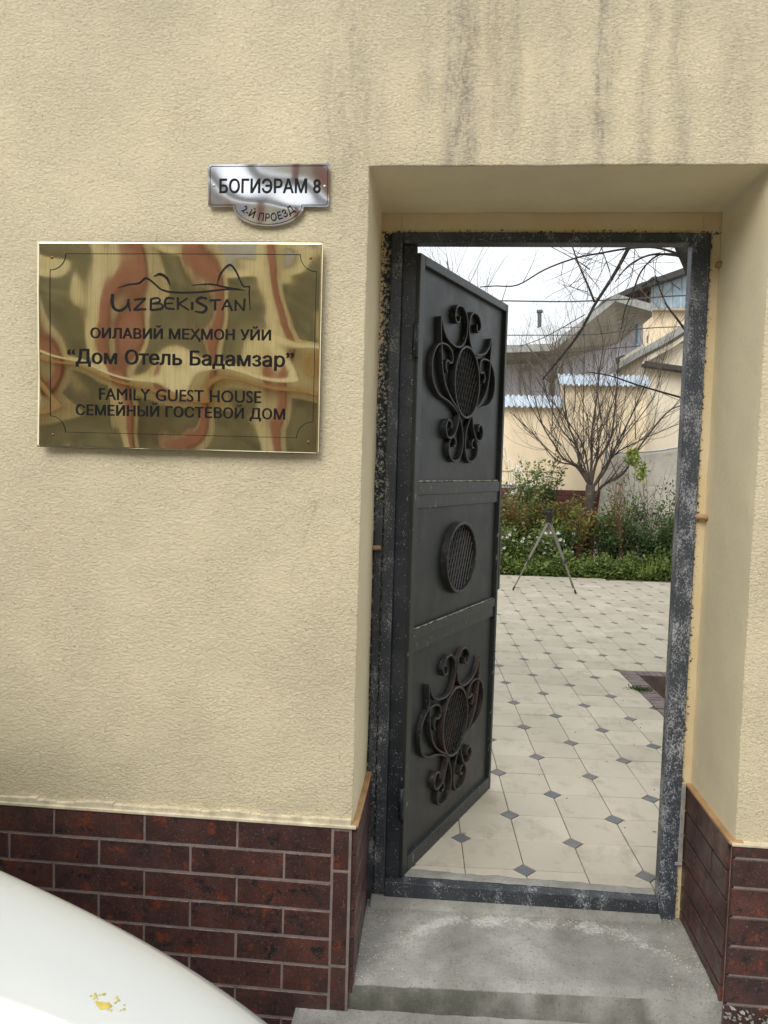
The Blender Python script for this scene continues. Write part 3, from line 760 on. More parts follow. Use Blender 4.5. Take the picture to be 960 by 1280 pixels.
ins_poly = [(C5-.0026, 0), (0, C5-.0026), (-C5+.0026, 0), (0, -C5+.0026)]
m_ = MB(); m_.add(*tile_shape(ins_poly)); IM = m_.me('tile_inset'); IM.materials.append(M['inset'])
def wpos(i, j): return (TS*(i*ct-j*st_), TS*(i*st_+j*ct))
def clipy(P, lim=-.262):
    out = []; g_ = lambda p: p[0]*st_+p[1]*ct-lim+.012*noise.noise(Vector((p[0]*3, 1, 0)))
    for a, b_ in zip(P, P[1:]+P[:1]):
        ga, gb = g_(a), g_(b_)
        if ga >= 0: out.append(a)
        if ga*gb < 0: t = ga/(ga-gb); out.append((a[0]+(b_[0]-a[0])*t, a[1]+(b_[1]-a[1])*t))
    return out
rest = MB(); resti = MB(); rr = random.Random(11); ntile = nin = 0
def invisible(x, y):
    if y < -.5: return True
    lo = -.485+.0644*(y+2.656)-.22 if y > .42 else -.62+max(0, (y+.3))*.44-.22
    hi = -.485+.2812*(y+2.656)+.16
    return not (lo < x < hi)
for j in range(-3, 36):
    for i in range(-30, 32):
        if PI0 <= i < PI1 and PJ0 <= j < PJ1: continue
        x, y = wpos(i+.5, j+.5)
        if y > YEND-.05 or y < -.40 or abs(x) > 6 or (y < .12 and not -.7 < x < .45): continue
        k = (i+j) % 2
        if y < -.10:
            pl = [(a+i*TS, b_+j*TS) for a, b_ in tile_poly(k)]; cl = clipy(pl)
            if len(cl) >= 3:
                m_ = MB(); cx = sum(p[0] for p in cl)/len(cl); cy = sum(p[1] for p in cl)/len(cl); vs, fs = tile_shape([(a-cx, b_-cy) for a, b_ in cl], .0005)
                n_ = len(cl); vs = vs[:2*n_]+[(a, b_, 0) for a, b_, c in vs[n_:2*n_]]; m_.add(vs, fs)
                if max(p[1] for p in cl)-min(p[1] for p in cl) > .01: o = m_.build('tile', 'tile', floor); o.location = (cx, cy, 0); ntile += 1
            continue
        if not invisible(x, y) and ntile < 300:
            o = bpy.data.objects.new('tile', TM[k]); COL.objects.link(o); o.parent = floor; o.location = (i*TS, j*TS, rr.uniform(-.0006, .0006)); ntile += 1
            o.rotation_euler = (rr.uniform(-.002, .002), rr.uniform(-.002, .002), 0)
        else:
            vs, fs = tile_shape(tile_poly(k)); rest.add([(a+i*TS, b_+j*TS, c) for a, b_, c in vs], fs)
for j in range(-2, 36):
    for i in range(-30, 32):
        if (i+j) % 2: continue
        if PI0 <= i <= PI1 and PJ0 <= j <= PJ1: continue
        x, y = wpos(i, j)
        if y > YEND-.05 or y < -.245 or abs(x) > 6 or (y < .12 and not -.7 < x < .45): continue
        if not invisible(x, y) and nin < 290:
            o = bpy.data.objects.new('tile_inset', IM); COL.objects.link(o); o.parent = floor; o.location = (i*TS, j*TS, -.0003); nin += 1
        else:
            vs, fs = tile_shape(ins_poly); resti.add([(a+i*TS, b_+j*TS, c) for a, b_, c in vs], fs)
o = rest.build('outer_tiles', 'tile', floor); o['kind'] = 'stuff'; o = resti.build('outer_insets', 'inset', floor); o['kind'] = 'stuff'
print('tiles', ntile, nin)
# worn concrete lip between sill and tiles
mb = MB(); mb.box((-.64, YB+.03, -.34), (.245, -.10, -.0065)); mb.box((-.64, -.30, -.34), (.245, -.10, -.0075)); o = mb.build('tile_bedding', 'concrete'); tag(o, kind='structure')
mb = MB(); nx, ny = 60, 8; vs = []
for k in range(ny+1):
    for i in range(nx+1):
        x = -.606+.814*i/nx; y1 = -.252+.010*noise.noise(Vector((x*16, 0, 2)))-.012*(x+.6)
        y = (YB+.027)*(1-k/ny)+y1*k/ny; vs.append((x, y, -.004+.0055*(k > 0)*(1 if k < ny else -.9)+.0016*noise.noise(Vector((x*30, y*30, 0)))))
mb.add(vs, [(k*(nx+1)+i, k*(nx+1)+i+1, (k+1)*(nx+1)+i+1, (k+1)*(nx+1)+i) for k in range(ny) for i in range(nx)])
tag(mb.build('threshold', 'concrete', None, True), kind='structure')
rr = random.Random(91); mb = MB()
for _ in range(130):
    y = rr.uniform(-.1, 6.5); x = rr.uniform(-.2+.06*y, .25+.27*(y+1)); z = .0015
    if rr.random() < .25:
        a = rr.random()*6.28; mb.leaf(Vector((x, y, z+.002)), Vector((math.cos(a), math.sin(a), .1)), Vector((0, 0, 1)), rr.uniform(.010, .022), rr.uniform(.005, .010))
    else:
        R0 = rr.uniform(.0015, .004); mb.add([(x-R0, y, z), (x+R0, y-R0*.4, z), (x, y+R0, z), (x, y, z+R0)], [(0, 1, 3), (1, 2, 3), (2, 0, 3)])
tag(mb.build('yard_grit', 'soil', fix=False), 'sparse grit and dead leaf bits lying on the yard tiles', 'debris', kind='stuff')
# drain pit framed with pavers
pit = empty('drain_pit', 'sunken planting pit edged with thin red-brown pavers in the tiled yard', 'pit', (*wpos(PI0, PJ0), 0), TR)
W_, H_ = (PI1-PI0)*TS, (PJ1-PJ0)*TS; BW = .105
pm = MB(); pm.add(*[[(a, b_, c) for a, b_, c in [(0,0,-.05),(BW,0,-.05),(BW,.036,-.05),(0,.036,-.05),(0,0,0),(BW,0,0),(BW,.036,0),(0,.036,0)]], [(0,3,2,1),(4,5,6,7),(0,1,5,4),(1,2,6,5),(2,3,7,6),(3,0,4,7)]])
pme = pm.me('paver'); pme.materials.append(M['paver'])
def paver(x, y, rz): o = bpy.data.objects.new('paver', pme); COL.objects.link(o); o.parent = pit; o.location = (x, y, -.001+rr.uniform(-.0015, .0015)); o.rotation_euler = (0, 0, rz)
ny_ = int((H_-.0)/.041)
for k in range(ny_): paver(.004, .003+k*.041, 0)
for k in range(int((W_-BW)/.041)): paver(BW+.012+.036+k*.041, H_-BW-.002, PI/2)
mb = MB(); mb.box((.002, .002, -.3), (BW-.004, H_-.002, -.012)); mb.box((BW-.004, H_-BW, -.3), (W_-.002, H_-.002, -.012)); mb.box((W_-BW, .002, -.3), (W_-.002, H_-BW, -.004)); mb.box((BW-.004, .002, -.3), (W_-BW, BW, -.004)); mb.build('pit_wall', 'paver', pit)
mb = MB(); mb.add([(.1, .1, -.26), (W_-.1, .1, -.26), (W_-.1, H_-.1, -.24), (.1, H_-.1, -.24)], [(0, 1, 2, 3)]); mb.build('pit_soil', 'soil', pit)

# ------------------------------------------------------------------ lettering
from mathutils.geometry import delaunay_2d_cdt
def outline_mesh(ch):
    """fill a glyph by winding number, so overlapping contours stay solid"""
    cu = bpy.data.curves.new('t', 'FONT'); cu.body = ch; cu.size = 1; cu.resolution_u = 4; cu.fill_mode = 'NONE'
    o = bpy.data.objects.new('t', cu); COL.objects.link(o); bpy.context.view_layer.update()
    me = bpy.data.meshes.new_from_object(o.evaluated_get(bpy.context.evaluated_depsgraph_get())); bpy.data.objects.remove(o)
    V = [Vector((v.co.x, v.co.y)) for v in me.vertices]; E = [tuple(e.vertices) for e in me.edges]
    nxt = {}; adj = {}
    for a, b_ in E: adj.setdefault(a, []).append(b_); adj.setdefault(b_, []).append(a)
    seen = set(); loops = []
    for v0 in range(len(V)):
        if v0 in seen or v0 not in adj: continue
        L = [v0]; seen.add(v0); prev, cur = v0, (v0+1 if v0+1 in adj[v0] else adj[v0][0])
        while cur != v0 and cur not in seen:
            L.append(cur); seen.add(cur); n_ = [q for q in adj[cur] if q != prev]; prev, cur = cur, (n_[0] if n_ else v0)
        loops.append(L)
    OE = [(V[a], V[b_]) for L in loops for a, b_ in zip(L, L[1:]+L[:1])]
    vs, es, fs, *_ = delaunay_2d_cdt(V, [(a, b_) for L in loops for a, b_ in zip(L, L[1:]+L[:1])], [], 0, 1e-5)
    keep = []
    for f in fs:
        c = (vs[f[0]]+vs[f[1]]+vs[f[2]])/3; w = 0
        for p, q in OE:
            if (p.y <= c.y) != (q.y <= c.y):
                xx = p.x+(c.y-p.y)/(q.y-p.y)*(q.x-p.x)
                if xx > c.x: w += 1 if q.y > p.y else -1
        if w: keep.append(tuple(f))
    return [(v.x, v.y) for v in vs], keep
def text_mesh(txt, x0, x1, z0, hcap, surf, mat, par, name='lettering', bold=.018, track=1.0, bend=None):
    """surf(x, z) gives the y of the plate the letters lie on"""
    cu = bpy.data.curves.new('t', 'FONT'); cu.body = txt; cu.size = 1; cu.space_character = track; cu.fill_mode = 'NONE'; cu.resolution_u = 4
    G2, F2, SP = outline_mesh_track(txt, track)
    capH = max(p[1] for p in outline_mesh('H')[0])
    a = min(p[0] for p in G2); b_ = max(p[0] for p in G2); ex_ = bold*.8
    offs = [(0, 0)]+([(1, 0), (-1, 0), (0, .6), (0, -.6), (.7, .4), (-.7, .4), (.7, -.4), (-.7, -.4)] if ex_ > 0 else [])
    root = bpy.data.objects.new(name, None); COL.objects.link(root); root.parent = par; root.empty_display_size = .05
    for v0, v1, f0, f1 in SP:
        vs = []; fs = []; G_ = G2[v0:v1]; FF = [tuple(i-v0 for i in f) for f in F2[f0:f1]]; n_ = len(G_)
        ed = set((p, q) for f in FF for p, q in zip(f, f[1:]+f[:1])); rim = [(p, q) for (p, q) in ed if (q, p) not in ed]
        for q_, (dx, dy) in enumerate(offs):
            o_ = len(vs)
            for lay in (0, 1):
                for X, Y in G_:
                    X = (X+dx*ex_-a)/(b_-a); Z = (Y+dy*ex_)/capH*hcap
                    x_, z_ = bend(X, Z) if bend else (x0+(x1-x0)*X, z0+Z)
                    vs.append((x_, surf(x_, z_)-(.0012+.00005*q_ if lay == 0 else .0002), z_))
            fs += [tuple(i+o_ for i in f) for f in FF]+[(p+o_, q+o_, q+o_+n_, p+o_+n_) for p, q in rim]
        m_ = MB(); m_.v = vs; m_.f = fs; me = m_.me('letter'); me.materials.append(M[mat])
        r_ = bpy.data.objects.new('letter', me); COL.objects.link(r_); r_.parent = root
    return root
_gl = {}
def outline_mesh_track(txt, track):
    # glyph by glyph: advance widths from the font itself
    def width(t):
        cu = bpy.data.curves.new('t', 'FONT'); cu.body = t; cu.size = 1; cu.fill_mode = 'NONE'; o = bpy.data.objects.new('t', cu); COL.objects.link(o); bpy.context.view_layer.update()
        me = bpy.data.meshes.new_from_object(o.evaluated_get(bpy.context.evaluated_depsgraph_get())); bpy.data.objects.remove(o)
        xs_ = [v.co.x for v in me.vertices]; return min(xs_), max(xs_)
    hx = width('HH'); V = []; F = []; x = 0; SP = []
    for ch in txt:
        if ch == ' ': x += .30*track; continue
        if ch not in _gl: mn, mxx = width('H'+ch+'H'); _gl[ch] = (outline_mesh(ch), (mxx-mn)-(hx[1]-hx[0]))
        (g_, f_), adv = _gl[ch]; o_ = len(V)
        SP.append((len(V), len(V)+len(g_), len(F), len(F)+len(f_))); V += [(x+p[0], p[1]) for p in g_]; F += [tuple(i+o_ for i in f) for f in f_]; x += adv+(track-1)*.3
    return V, F, SP
def stroke(mb, pts, ws, surf):
    """flat stroke of varying width in the x-z plane"""
    P = catmull([(a, 0, b_) for a, b_ in pts], 6 if len(pts) > 2 else 40); n = len(P); vs = []
    if isinstance(ws, (int, float)): ws = [ws]*2
    for i, p in enumerate(P):
        t = (P[min(i+1, n-1)]-P[max(i-1, 0)]); t.normalize(); q = i/(n-1)*(len(ws)-1); k = min(int(q), len(ws)-2); w = ws[k]+(ws[k+1]-ws[k])*(q-k)
        s_ = Vector((-t.z, 0, t.x))*w/2
        for a in (p-s_, p+s_):
            y = surf(a.x, a.z); vs += [a+Vector((0, y-.0002, 0)), a+Vector((0, y-.0012, 0))]
    fs = []
    for i in range(n-1):
        a = i*4; b_ = a+4; fs += [(a+1, b_+1, b_+3, a+3), (a, b_, b_+1, a+1), (a+2, a+3, b_+3, b_+2), (a, a+2, b_+2, b_)]
    fs += [(0, 1, 3, 2), (4*n-4, 4*n-2, 4*n-1, 4*n-3)]
    mb.add(vs, fs)

# --- brass guest house plate
YP = -.700
bx0, bx1, bz0, bz1 = -1.604, -.8305, 1.3545, 1.9035
plate = empty('brass_nameplate', 'large wavy brass guest house nameplate left of the doorway', 'sign', (0, 0, 0))
def wob(x, z):
    u, v = (x-bx0), (z-bz0)
    n_ = noise.noise(Vector((u*4.6+v*1.2, v*1.9, 3.1)))*.0032+noise.noise(Vector((u*9.5, v*6.0, 9.3)))*.0011
    n_ += noise.noise(Vector((u*3.0, v*7.5+u*2.2, 5.3)))*.0024+.0006*math.sin(v*11+u*4)
    return n_
def wavy(x0, x1, z0, z1, yb, t, name, mat, par, nx=120, nz=88, mask=None):
    vs, fs = [], []
    for k in range(nz+1):
        for i in range(nx+1):
            x = x0+(x1-x0)*i/nx; z = z0+(z1-z0)*k/nz; vs.append((x, yb-.002+wob(x, z), z))
    for k in range(nz):
        for i in range(nx): a = k*(nx+1)+i; fs.append((a, a+1, a+nx+2, a+nx+1))
    ring = [i for i in range(nx+1)]+[(k+1)*(nx+1)-1+0 for k in range(1, nz+1)]+[nz*(nx+1)+i for i in range(nx-1, -1, -1)]+[k*(nx+1) for k in range(nz-1, 0, -1)]
    b0 = len(vs)
    for i in ring: x, y, z = vs[i]; vs.append((x, y+t, z))
    n_ = len(ring)
    for i in range(n_): fs.append((ring[i], b0+i, b0+(i+1) % n_, ring[(i+1) % n_]))
    mb = MB(); mb.add(vs, fs); o = mb.build(name, mat, par, True, fix=False)
    return o
pl_ = wavy(bx0, bx1, bz0, bz1, YP, .0022, 'plate', 'brass', plate)
pl_.data.materials.append(M['screwm'])
for p in list(pl_.data.polygons)[120*88:]: p.use_smooth = False; p.material_index = 1  # rim faces coloured darker so the plate edge doesn't shine in the light
YL = lambda x, z: YP-.002+wob(x, z)
Zp = lambda a, b_: (lambda p: (p.x, p.z))(at(40+a/2.4615, 190+b_/2.4615, YP))
def line_text(t, l, r, hpx, bold, track=1.0):
    (xa, za), (xb, zb) = Zp(*l), Zp(*r); h = hpx/2.4615/FPX*(YP-CAM.y)
    return text_mesh(t, xa, xb, (za+zb)/2, h, YL, 'ink', plate, 'lettering', bold, track)
line_text('ОИЛАВИЙ МЕҲМОН УЙИ', (182, 571), (735, 582), 30, .032)
line_text('“Дом Отель Бадамзар”', (112, 650), (805, 662), 42, .030)
line_text('FAMILY GUEST HOUSE', (208, 763), (705, 772), 36, .014, 1.05)
line_text('СЕМЕЙНЫЙ ГОСТЕВОЙ ДОМ', (136, 809), (778, 823), 31, .028, 1.05)
mb = MB()
def zs(pts, w):
    ws = [a/2.4615/FPX*(YP-CAM.y) for a in (w if isinstance(w, (list, tuple)) else [w, w])]
    stroke(mb, [Zp(*p) for p in pts], ws, YL)
# skyline
zs([(266,418),(300,408),(330,404),(352,389),(378,406),(400,424),(440,433),(520,432),(600,424),(655,427)], [2,5,6,7,6,6,6,6,5,2])
zs([(376,384),(395,377),(415,388),(427,412)], [2,9,9,2]); zs([(495,411),(550,408),(600,418),(645,424)], [2,5,6,2])
zs([(572,410),(578,385),(592,362),(612,349),(630,370),(641,395),(652,414),(660,416),(671,415)], [2,5,6,7,6,5,5,4,4]); zs([(671,415),(670,440),(673,488)], [4,4,2])
# hand lettered word
for pts, w in [([(249,437),(247,462),(256,484),(276,487),(293,472),(298,452)], [9,10,9,8,7,6]), ([(296,456),(299,476),(304,490)], [7,7,5]),
               ([(315,455),(350,451)], [6,7]), ([(350,451),(314,486)], [6,6]), ([(314,486),(352,484)], [7,6]),
               ([(367,452),(366,487)], [7,7]), ([(366,453),(388,450),(394,460),(370,468)], [6,6,6,5]), ([(370,468),(398,468),(400,482),(366,487)], [5,6,7,6]),
               ([(438,452),(418,450),(410,462),(414,480),(440,484)], [6,7,7,7,5]), ([(411,467),(434,466)], [5,5]),
               ([(450,448),(450,486)], [7,7]), ([(480,450),(453,468)], [5,6]), ([(453,468),(484,487)], [6,6]), ([(494,462),(494,487)], [8,8]),
               ([(540,452),(520,449),(508,460),(524,470),(538,480),(528,494),(502,491)], [6,8,8,9,9,8,5]), ([(548,458),(582,456)], [6,6]), ([(565,458),(565,489)], [7,7]),
               ([(586,488),(602,455)], [6,6]), ([(602,455),(618,490)], [6,7]), ([(592,476),(612,476)], [5,5]),
               ([(628,490),(628,456)], [7,6]), ([(628,458),(652,488)], [6,6]), ([(653,490),(656,452)], [6,6])]: zs(pts, w)
mb.build('emblem', 'ink', plate)
# engraved border with scooped corners
mb = MB()
(x0, z1), (x1, z0) = Zp(57, 313), Zp(864, 881); rc = .043
cs = []
def arcp(cx, cz, a0, a1): return [(cx+rc*math.cos(a0+(a1-a0)*i/8), cz+rc*math.sin(a0+(a1-a0)*i/8)) for i in range(9)]
stroke(mb, arcp(x0, z1, 0, -PI/2), .0016, YL); stroke(mb, arcp(x1, z1, PI, 1.5*PI), .0016, YL); stroke(mb, arcp(x1, z0, PI, PI/2), .0016, YL); stroke(mb, arcp(x0, z0, 0, PI/2), .0016, YL)
for a, b_ in (((x0+rc, z1), (x1-rc, z1)), ((x0+rc, z0), (x1-rc, z0)), ((x0, z0+rc), (x0, z1-rc)), ((x1, z0+rc), (x1, z1-rc))): stroke(mb, [a, b_], .0013, YL)
mb.build('border_line', 'ink', plate)
def screw(x, z, y, r, par, mat='screwm'):
    mb = MB(); vs = []; n = 12
    for rr_, yy in ((r, y), (r*.85, y-.0012), (r*.3, y-.0022)):
        vs += [(x+rr_*math.cos(q*2*PI/n), yy, z+rr_*math.sin(q*2*PI/n)) for q in range(n)]
    fs = [(k*n+i, k*n+(i+1) % n, (k+1)*n+(i+1) % n, (k+1)*n+i) for k in range(2) for i in range(n)]+[tuple(range(2*n, 3*n))]
    mb.add(vs, fs); mb.build('screw', mat, par)
for p in ((62, 325), (858, 327), (65, 870), (851, 893)): screw(*Zp(*p), YL(*Zp(*p))+.0004, .0045, plate)
for p in ((62, 320), (66, 868)): pass
for p in ((bx0+.03, bz0+.03), (bx1-.03, bz1-.03), (bx0+.03, bz1-.03), (bx1-.03, bz0+.03)):
    mb = MB(); mb.tube([(p[0], YP+.0005, p[1]), (p[0], YF+.004, p[1])], .008, 8); mb.build('spacer', 'screwm', plate)

# --- steel address plate
sp = empty('address_plate', 'small polished steel address plate with a rounded tab below', 'sign', (0, 0, 0))
Y2 = -.688
ax0, ax1, az1, az0 = -1.141, -.8195, 2.1055, 1.9965
def outline(off, r=.006):
    x0, x1, z1, z0 = ax0+off, ax1-off, az1-off, az0+off
    pts = []
    for cx, cz, a0 in ((x1-r, z1-r, 0), (x0+r, z1-r, PI/2), (x0+r, z0+r, PI)): pts += [(cx+r*math.cos(a0+PI/2*i/4), cz+r*math.sin(a0+PI/2*i/4)) for i in range(5)]
    cx = -.9795; hw = .094-off; dz = .0495
    for i in range(17):
        a = PI+PI*i/16; pts.append((cx+hw*math.cos(a), z0+dz*math.sin(a)*(1-.0)))
    pts += [(x1-r+r*math.cos(1.5*PI+PI/2*i/4), z0+r+r*math.sin(1.5*PI+PI/2*i/4)) for i in range(5)]
    return pts
mb = MB(); mb.prism(outline(0), Y2-.0012, Y2+.001, lambda u, v, w: (u, w, v)); b_ = mb.build('plate', 'steel', sp); bevel(b_, .0004)
# gentle buckling of the sheet shows in its reflections
bb = bmesh.new(); bb.from_mesh(b_.data); bmesh.ops.triangulate(bb, faces=[f for f in bb.faces if len(f.verts) > 6])
for _ in range(5):
    bmesh.ops.subdivide_edges(bb, edges=[e for e in bb.edges if e.calc_length() > .012], cuts=1)
    bmesh.ops.triangulate(bb, faces=[f for f in bb.faces if len(f.verts) > 3])
buck = lambda x, z: noise.noise(Vector((x*9, 2, z*8)))*.0026
for v in bb.verts: v.co.y += buck(v.co.x, v.co.z)
for f in bb.faces: f.smooth = True
bb.to_mesh(b_.data); bb.free(); b_.modifiers.clear()
ms_ = b_.modifiers.new('n', 'EDGE_SPLIT'); ms_.split_angle = math.radians(35)
Y3 = lambda x, z: Y2-.0012+buck(x, z)
mb = MB(); ol = outline(.005); stroke_pts = ol+[ol[0]]
for a, c in zip(stroke_pts[:-1], stroke_pts[1:]):
    if (Vector(a)-Vector(c)).length > 1e-5: stroke(mb, [a, c], .0011, Y3)
mb.build('border_line', 'ink', sp)
Zq = lambda a, b_: (lambda p: (p.x, p.z))(at(40+a/2.4615, 190+b_/2.4615, Y2))
(xa, za), (xb, zb) = Zq(578, 124), Zq(887, 128)
text_mesh('БОГИЭРАМ 8', xa, xb, (za+zb)/2, .0335, Y3, 'ink', sp, 'lettering', .03)
bcx, bcz, bR = -.980, 2.072, .112
def bend(X, Z):
    a = -PI/2+(X-.5)*math.radians(80); r_ = bR-Z
    return (bcx+r_*math.cos(a), bcz+r_*math.sin(a))
text_mesh('2-Й ПРОЕЗД', 0, 1, 0, .0185, Y3, 'ink', sp, 'lettering', .015, 1.1, bend)
for p in ((561, 104), (900, 106)): screw(*Zq(*p), Y3(*Zq(*p))+.0002, .0042, sp, 'chrome')
for p in ((ax0+.02, 2.05), (ax1-.02, 2.05)):
    mb = MB(); mb.tube([(p[0], Y2+.0005, p[1]), (p[0], YF+.004, p[1])], .006, 8); mb.build('spacer', 'screwm', sp)

# ------------------------------------------------------------------ white parked car (nose near the wall)
car = empty('parked_car', 'white car, only its rounded bonnet corner with a yellow splat showing at lower left', 'car', (0, 0, -.36))
CX, CY, CA = -.412, -2.548, math.radians(-22)
car.location = (CX, CY, -.36); car.rotation_euler = (0, 0, CA)
HZ = .985            # bonnet height above the street
def halfw(x, b=.80, a=1.15, n=2.5):
    if x > 0: return 0
    if x > -a: return b*(max(0, 1-((x+a)/a)**n))**(1/n)
    if x < -3.9: return b*(max(0, 1-((-3.9-x)/.62)**2.6))**(1/2.6)
    return b
def bodyz(x): # top of lower body along the car
    return HZ-.10*max(0, (x+.55)/.55)**2 if x > -.55 else HZ+.035*min(1, (-.55-x)/1.0)
prof = [(0, 0), (.3, -.003), (.6, -.012), (.78, -.026), (.88, -.045), (.945, -.078), (.98, -.13), (.998, -.22), (1.0, -.33), (.985, -.42), (.97, -.52), (.93, -.60), (.90, -.72)]
st = [-.0005, -.004, -.015, -.035, -.07, -.12, -.18, -.26, -.35, -.46, -.58, -.72, -.88, -1.04, -1.2, -1.5, -1.9, -2.4, -3, -3.5, -3.9, -4.1, -4.3, -4.42, -4.49, -4.515]
mb = MB(); vs = []; K = len(prof)*2-1
for x in st:
    w = max(halfw(x), .004); h = bodyz(x)
    full = [(-a, d) for a, d in reversed(prof)]+prof[1:]
    vs += [(x, a*w, h+d*(h-.24)/.74) for a, d in full]
fs = [(i*K+k, i*K+k+1, (i+1)*K+k+1, (i+1)*K+k) for i in range(len(st)-1) for k in range(K-1)]
mb.add(vs, fs); ob = mb.build('body', 'car', car, True); ss = ob.modifiers.new('s', 'SUBSURF'); ss.levels = ss.render_levels = 2
# cabin
def loft(sections, name, mat):
    mb = MB(); vs = []; K = len(sections[0])
    for s_ in sections: vs += s_
    mb.add(vs, [(i*K+k, i*K+(k+1) % K, (i+1)*K+(k+1) % K, (i+1)*K+k) for i in range(len(sections)-1) for k in range(K)]+[tuple(range(K)), tuple(reversed(range((len(sections)-1)*K, len(sections)*K)))])
    return mb.build(name, mat, car, False)
def rect(z, xf, xb, w): return [(xf, -w*.8, z), (xf-.12, -w, z), (xb, -w, z), (xb, w, z), (xf-.12, w, z), (xf, w*.8, z)]
o = loft([rect(HZ-.02, -1.25, -3.95, .73), rect(HZ+.40, -2.0, -3.45, .66)], 'windows', 'glass'); bevel(o, .04, 3)
o = loft([rect(HZ+.40, -1.98, -3.48, .67), rect(HZ+.445, -2.1, -3.38, .60)], 'roof', 'car'); bevel(o, .03, 3)
for sx in (-1, 1):
    mb = MB(); mb.tube([(-1.30, sx*.66, HZ), (-2.0, sx*.655, HZ+.41)], .03, 6); mb.build('pillar', 'car', car)
    mb = MB(); mb.tube([(-3.92, sx*.70, HZ), (-3.45, sx*.655, HZ+.41)], .05, 6); mb.build('pillar', 'car', car)
    mb = MB(); mb.box((-1.72, min(sx*.73, sx*.93), HZ+.04), (-1.60, max(sx*.73, sx*.93), HZ+.16)); bevel(mb.build('mirror', 'car', car), .03, 3)
    x = -.17; w = halfw(x)*.985
    mb = MB(); Q = []
    for i in range(9):
        xx = -.10-.34*i/8; ww = halfw(xx); Q.append((xx+.012, sx*(ww*.992+.008)))
    vs = [(x_, y_, bodyz(x_)-.16) for x_, y_ in Q]+[(x_, y_, bodyz(x_)-.29) for x_, y_ in Q]
    mb.add(vs, [(i, i+1, i+10, i+9) for i in range(8)]); o = mb.build('headlight', 'lamp', car, True)
    for wx in (-.92, -3.62):
        t_ = MB(); n = 28; R1, R2 = .315, .2; vs = []
        for r_, y_ in ((R2, .09), (R1-.02, .10), (R1, .07), (R1, -.07), (R1-.02, -.10), (R2, -.09)): vs += [(r_*math.cos(q*2*PI/n), y_, r_*math.sin(q*2*PI/n)) for q in range(n)]
        t_.add(vs, [(k*n+i, k*n+(i+1) % n, ((k+1) % 6)*n+(i+1) % n, ((k+1) % 6)*n+i) for k in range(6) for i in range(n)])
        wh = t_.build('wheel', 'rubber', car, True); wh.location = (wx, sx*.73, R1)
        rm = MB()
        for s5 in range(5):
            a = s5*2*PI/5; rm.hexa([(math.cos(a-.18)*.03, sx*.06, math.sin(a-.18)*.03), (math.cos(a+.18)*.03, sx*.06, math.sin(a+.18)*.03), (math.cos(a+.18)*.2, sx*.07, math.sin(a+.18)*.2), (math.cos(a-.18)*.2, sx*.07, math.sin(a-.18)*.2)],
                            [(math.cos(a-.18)*.03, sx*.085, math.sin(a-.18)*.03), (math.cos(a+.18)*.03, sx*.085, math.sin(a+.18)*.03), (math.cos(a+.12)*.2, sx*.085, math.sin(a+.12)*.2), (math.cos(a-.12)*.2, sx*.085, math.sin(a-.12)*.2)])
        rm.tube([(0, sx*.03, 0), (0, sx*.05, 0)], .2, 20); rm.build('rim', 'chrome', wh)
        mb = MB(); mb.tube([(wx, sx*.72, R1+.03), (wx, sx*.803, R1+.03)], .375, 28); mb.build('wheel_arch', 'blackp', car, True)
mb = MB(); n = 14
Q = [(-.012+.02, y_) for y_ in (0,)]
pts = []
for i in range(n+1):
    y_ = -.5+i/n; xx = -1.15*(1-(1-(abs(y_)/.80)**2.5)**(1/2.5)); pts.append((xx+.012, y_))
mb.add([(x_, y_, .62) for x_, y_ in pts]+[(x_, y_, .42) for x_, y_ in pts], [(i, i+1, i+n+2, i+n+1) for i in range(n)]); mb.build('grille', 'blackp', car)
# the splat on the bonnet



bpy.context.view_layer.update(); dg_ = bpy.context.evaluated_depsgraph_get(); hood = [o for o in COL.objects if o.name == 'body'][0]
he = hood.evaluated_get(dg_); inv = he.matrix_world.inverted(); dr_ = R_*((131-480)/FPX) - U_*((1256-640)/FPX) + _f
hit, loc_, nor_, _i = he.ray_cast(inv @ CAM, (inv.to_3x3() @ dr_).normalized())
if hit:
    mb = MB(); rr = random.Random(6)
    for q in range(26):
        big = q < 7; a_ = rr.random()*6.28; R0 = rr.uniform(.004, .007) if big else rr.uniform(.0012, .0028); d0 = rr.uniform(0, .010) if big else rr.uniform(.008, .026)
        c_ = Vector((loc_.x+math.cos(a_)*d0*1.1, loc_.y+math.sin(a_)*d0*.8, 0)); vs = []
        for k in range(9):
            w_ = k*2*PI/8; rad = R0*rr.uniform(.65, 1.2) if k < 8 else 0; v_ = c_+Vector((math.cos(w_)*rad, math.sin(w_)*rad, 0))
            ok, pl, _n, _j = he.ray_cast(Vector((v_.x, v_.y, 2)), Vector((0, 0, -1))); vs.append(pl+Vector((0, 0, .0004 if k < 8 else .0022)))
        mb.add(vs, [(k, (k+1) % 8, 8) for k in range(8)])
    hwm = hood.matrix_world
    mb.v = [tuple(hwm @ Vector(v)) for v in mb.v]
    tag(mb.build('dried_splat', 'yolk', None, True), 'small dried yellow splat on the white bonnet', 'stain')
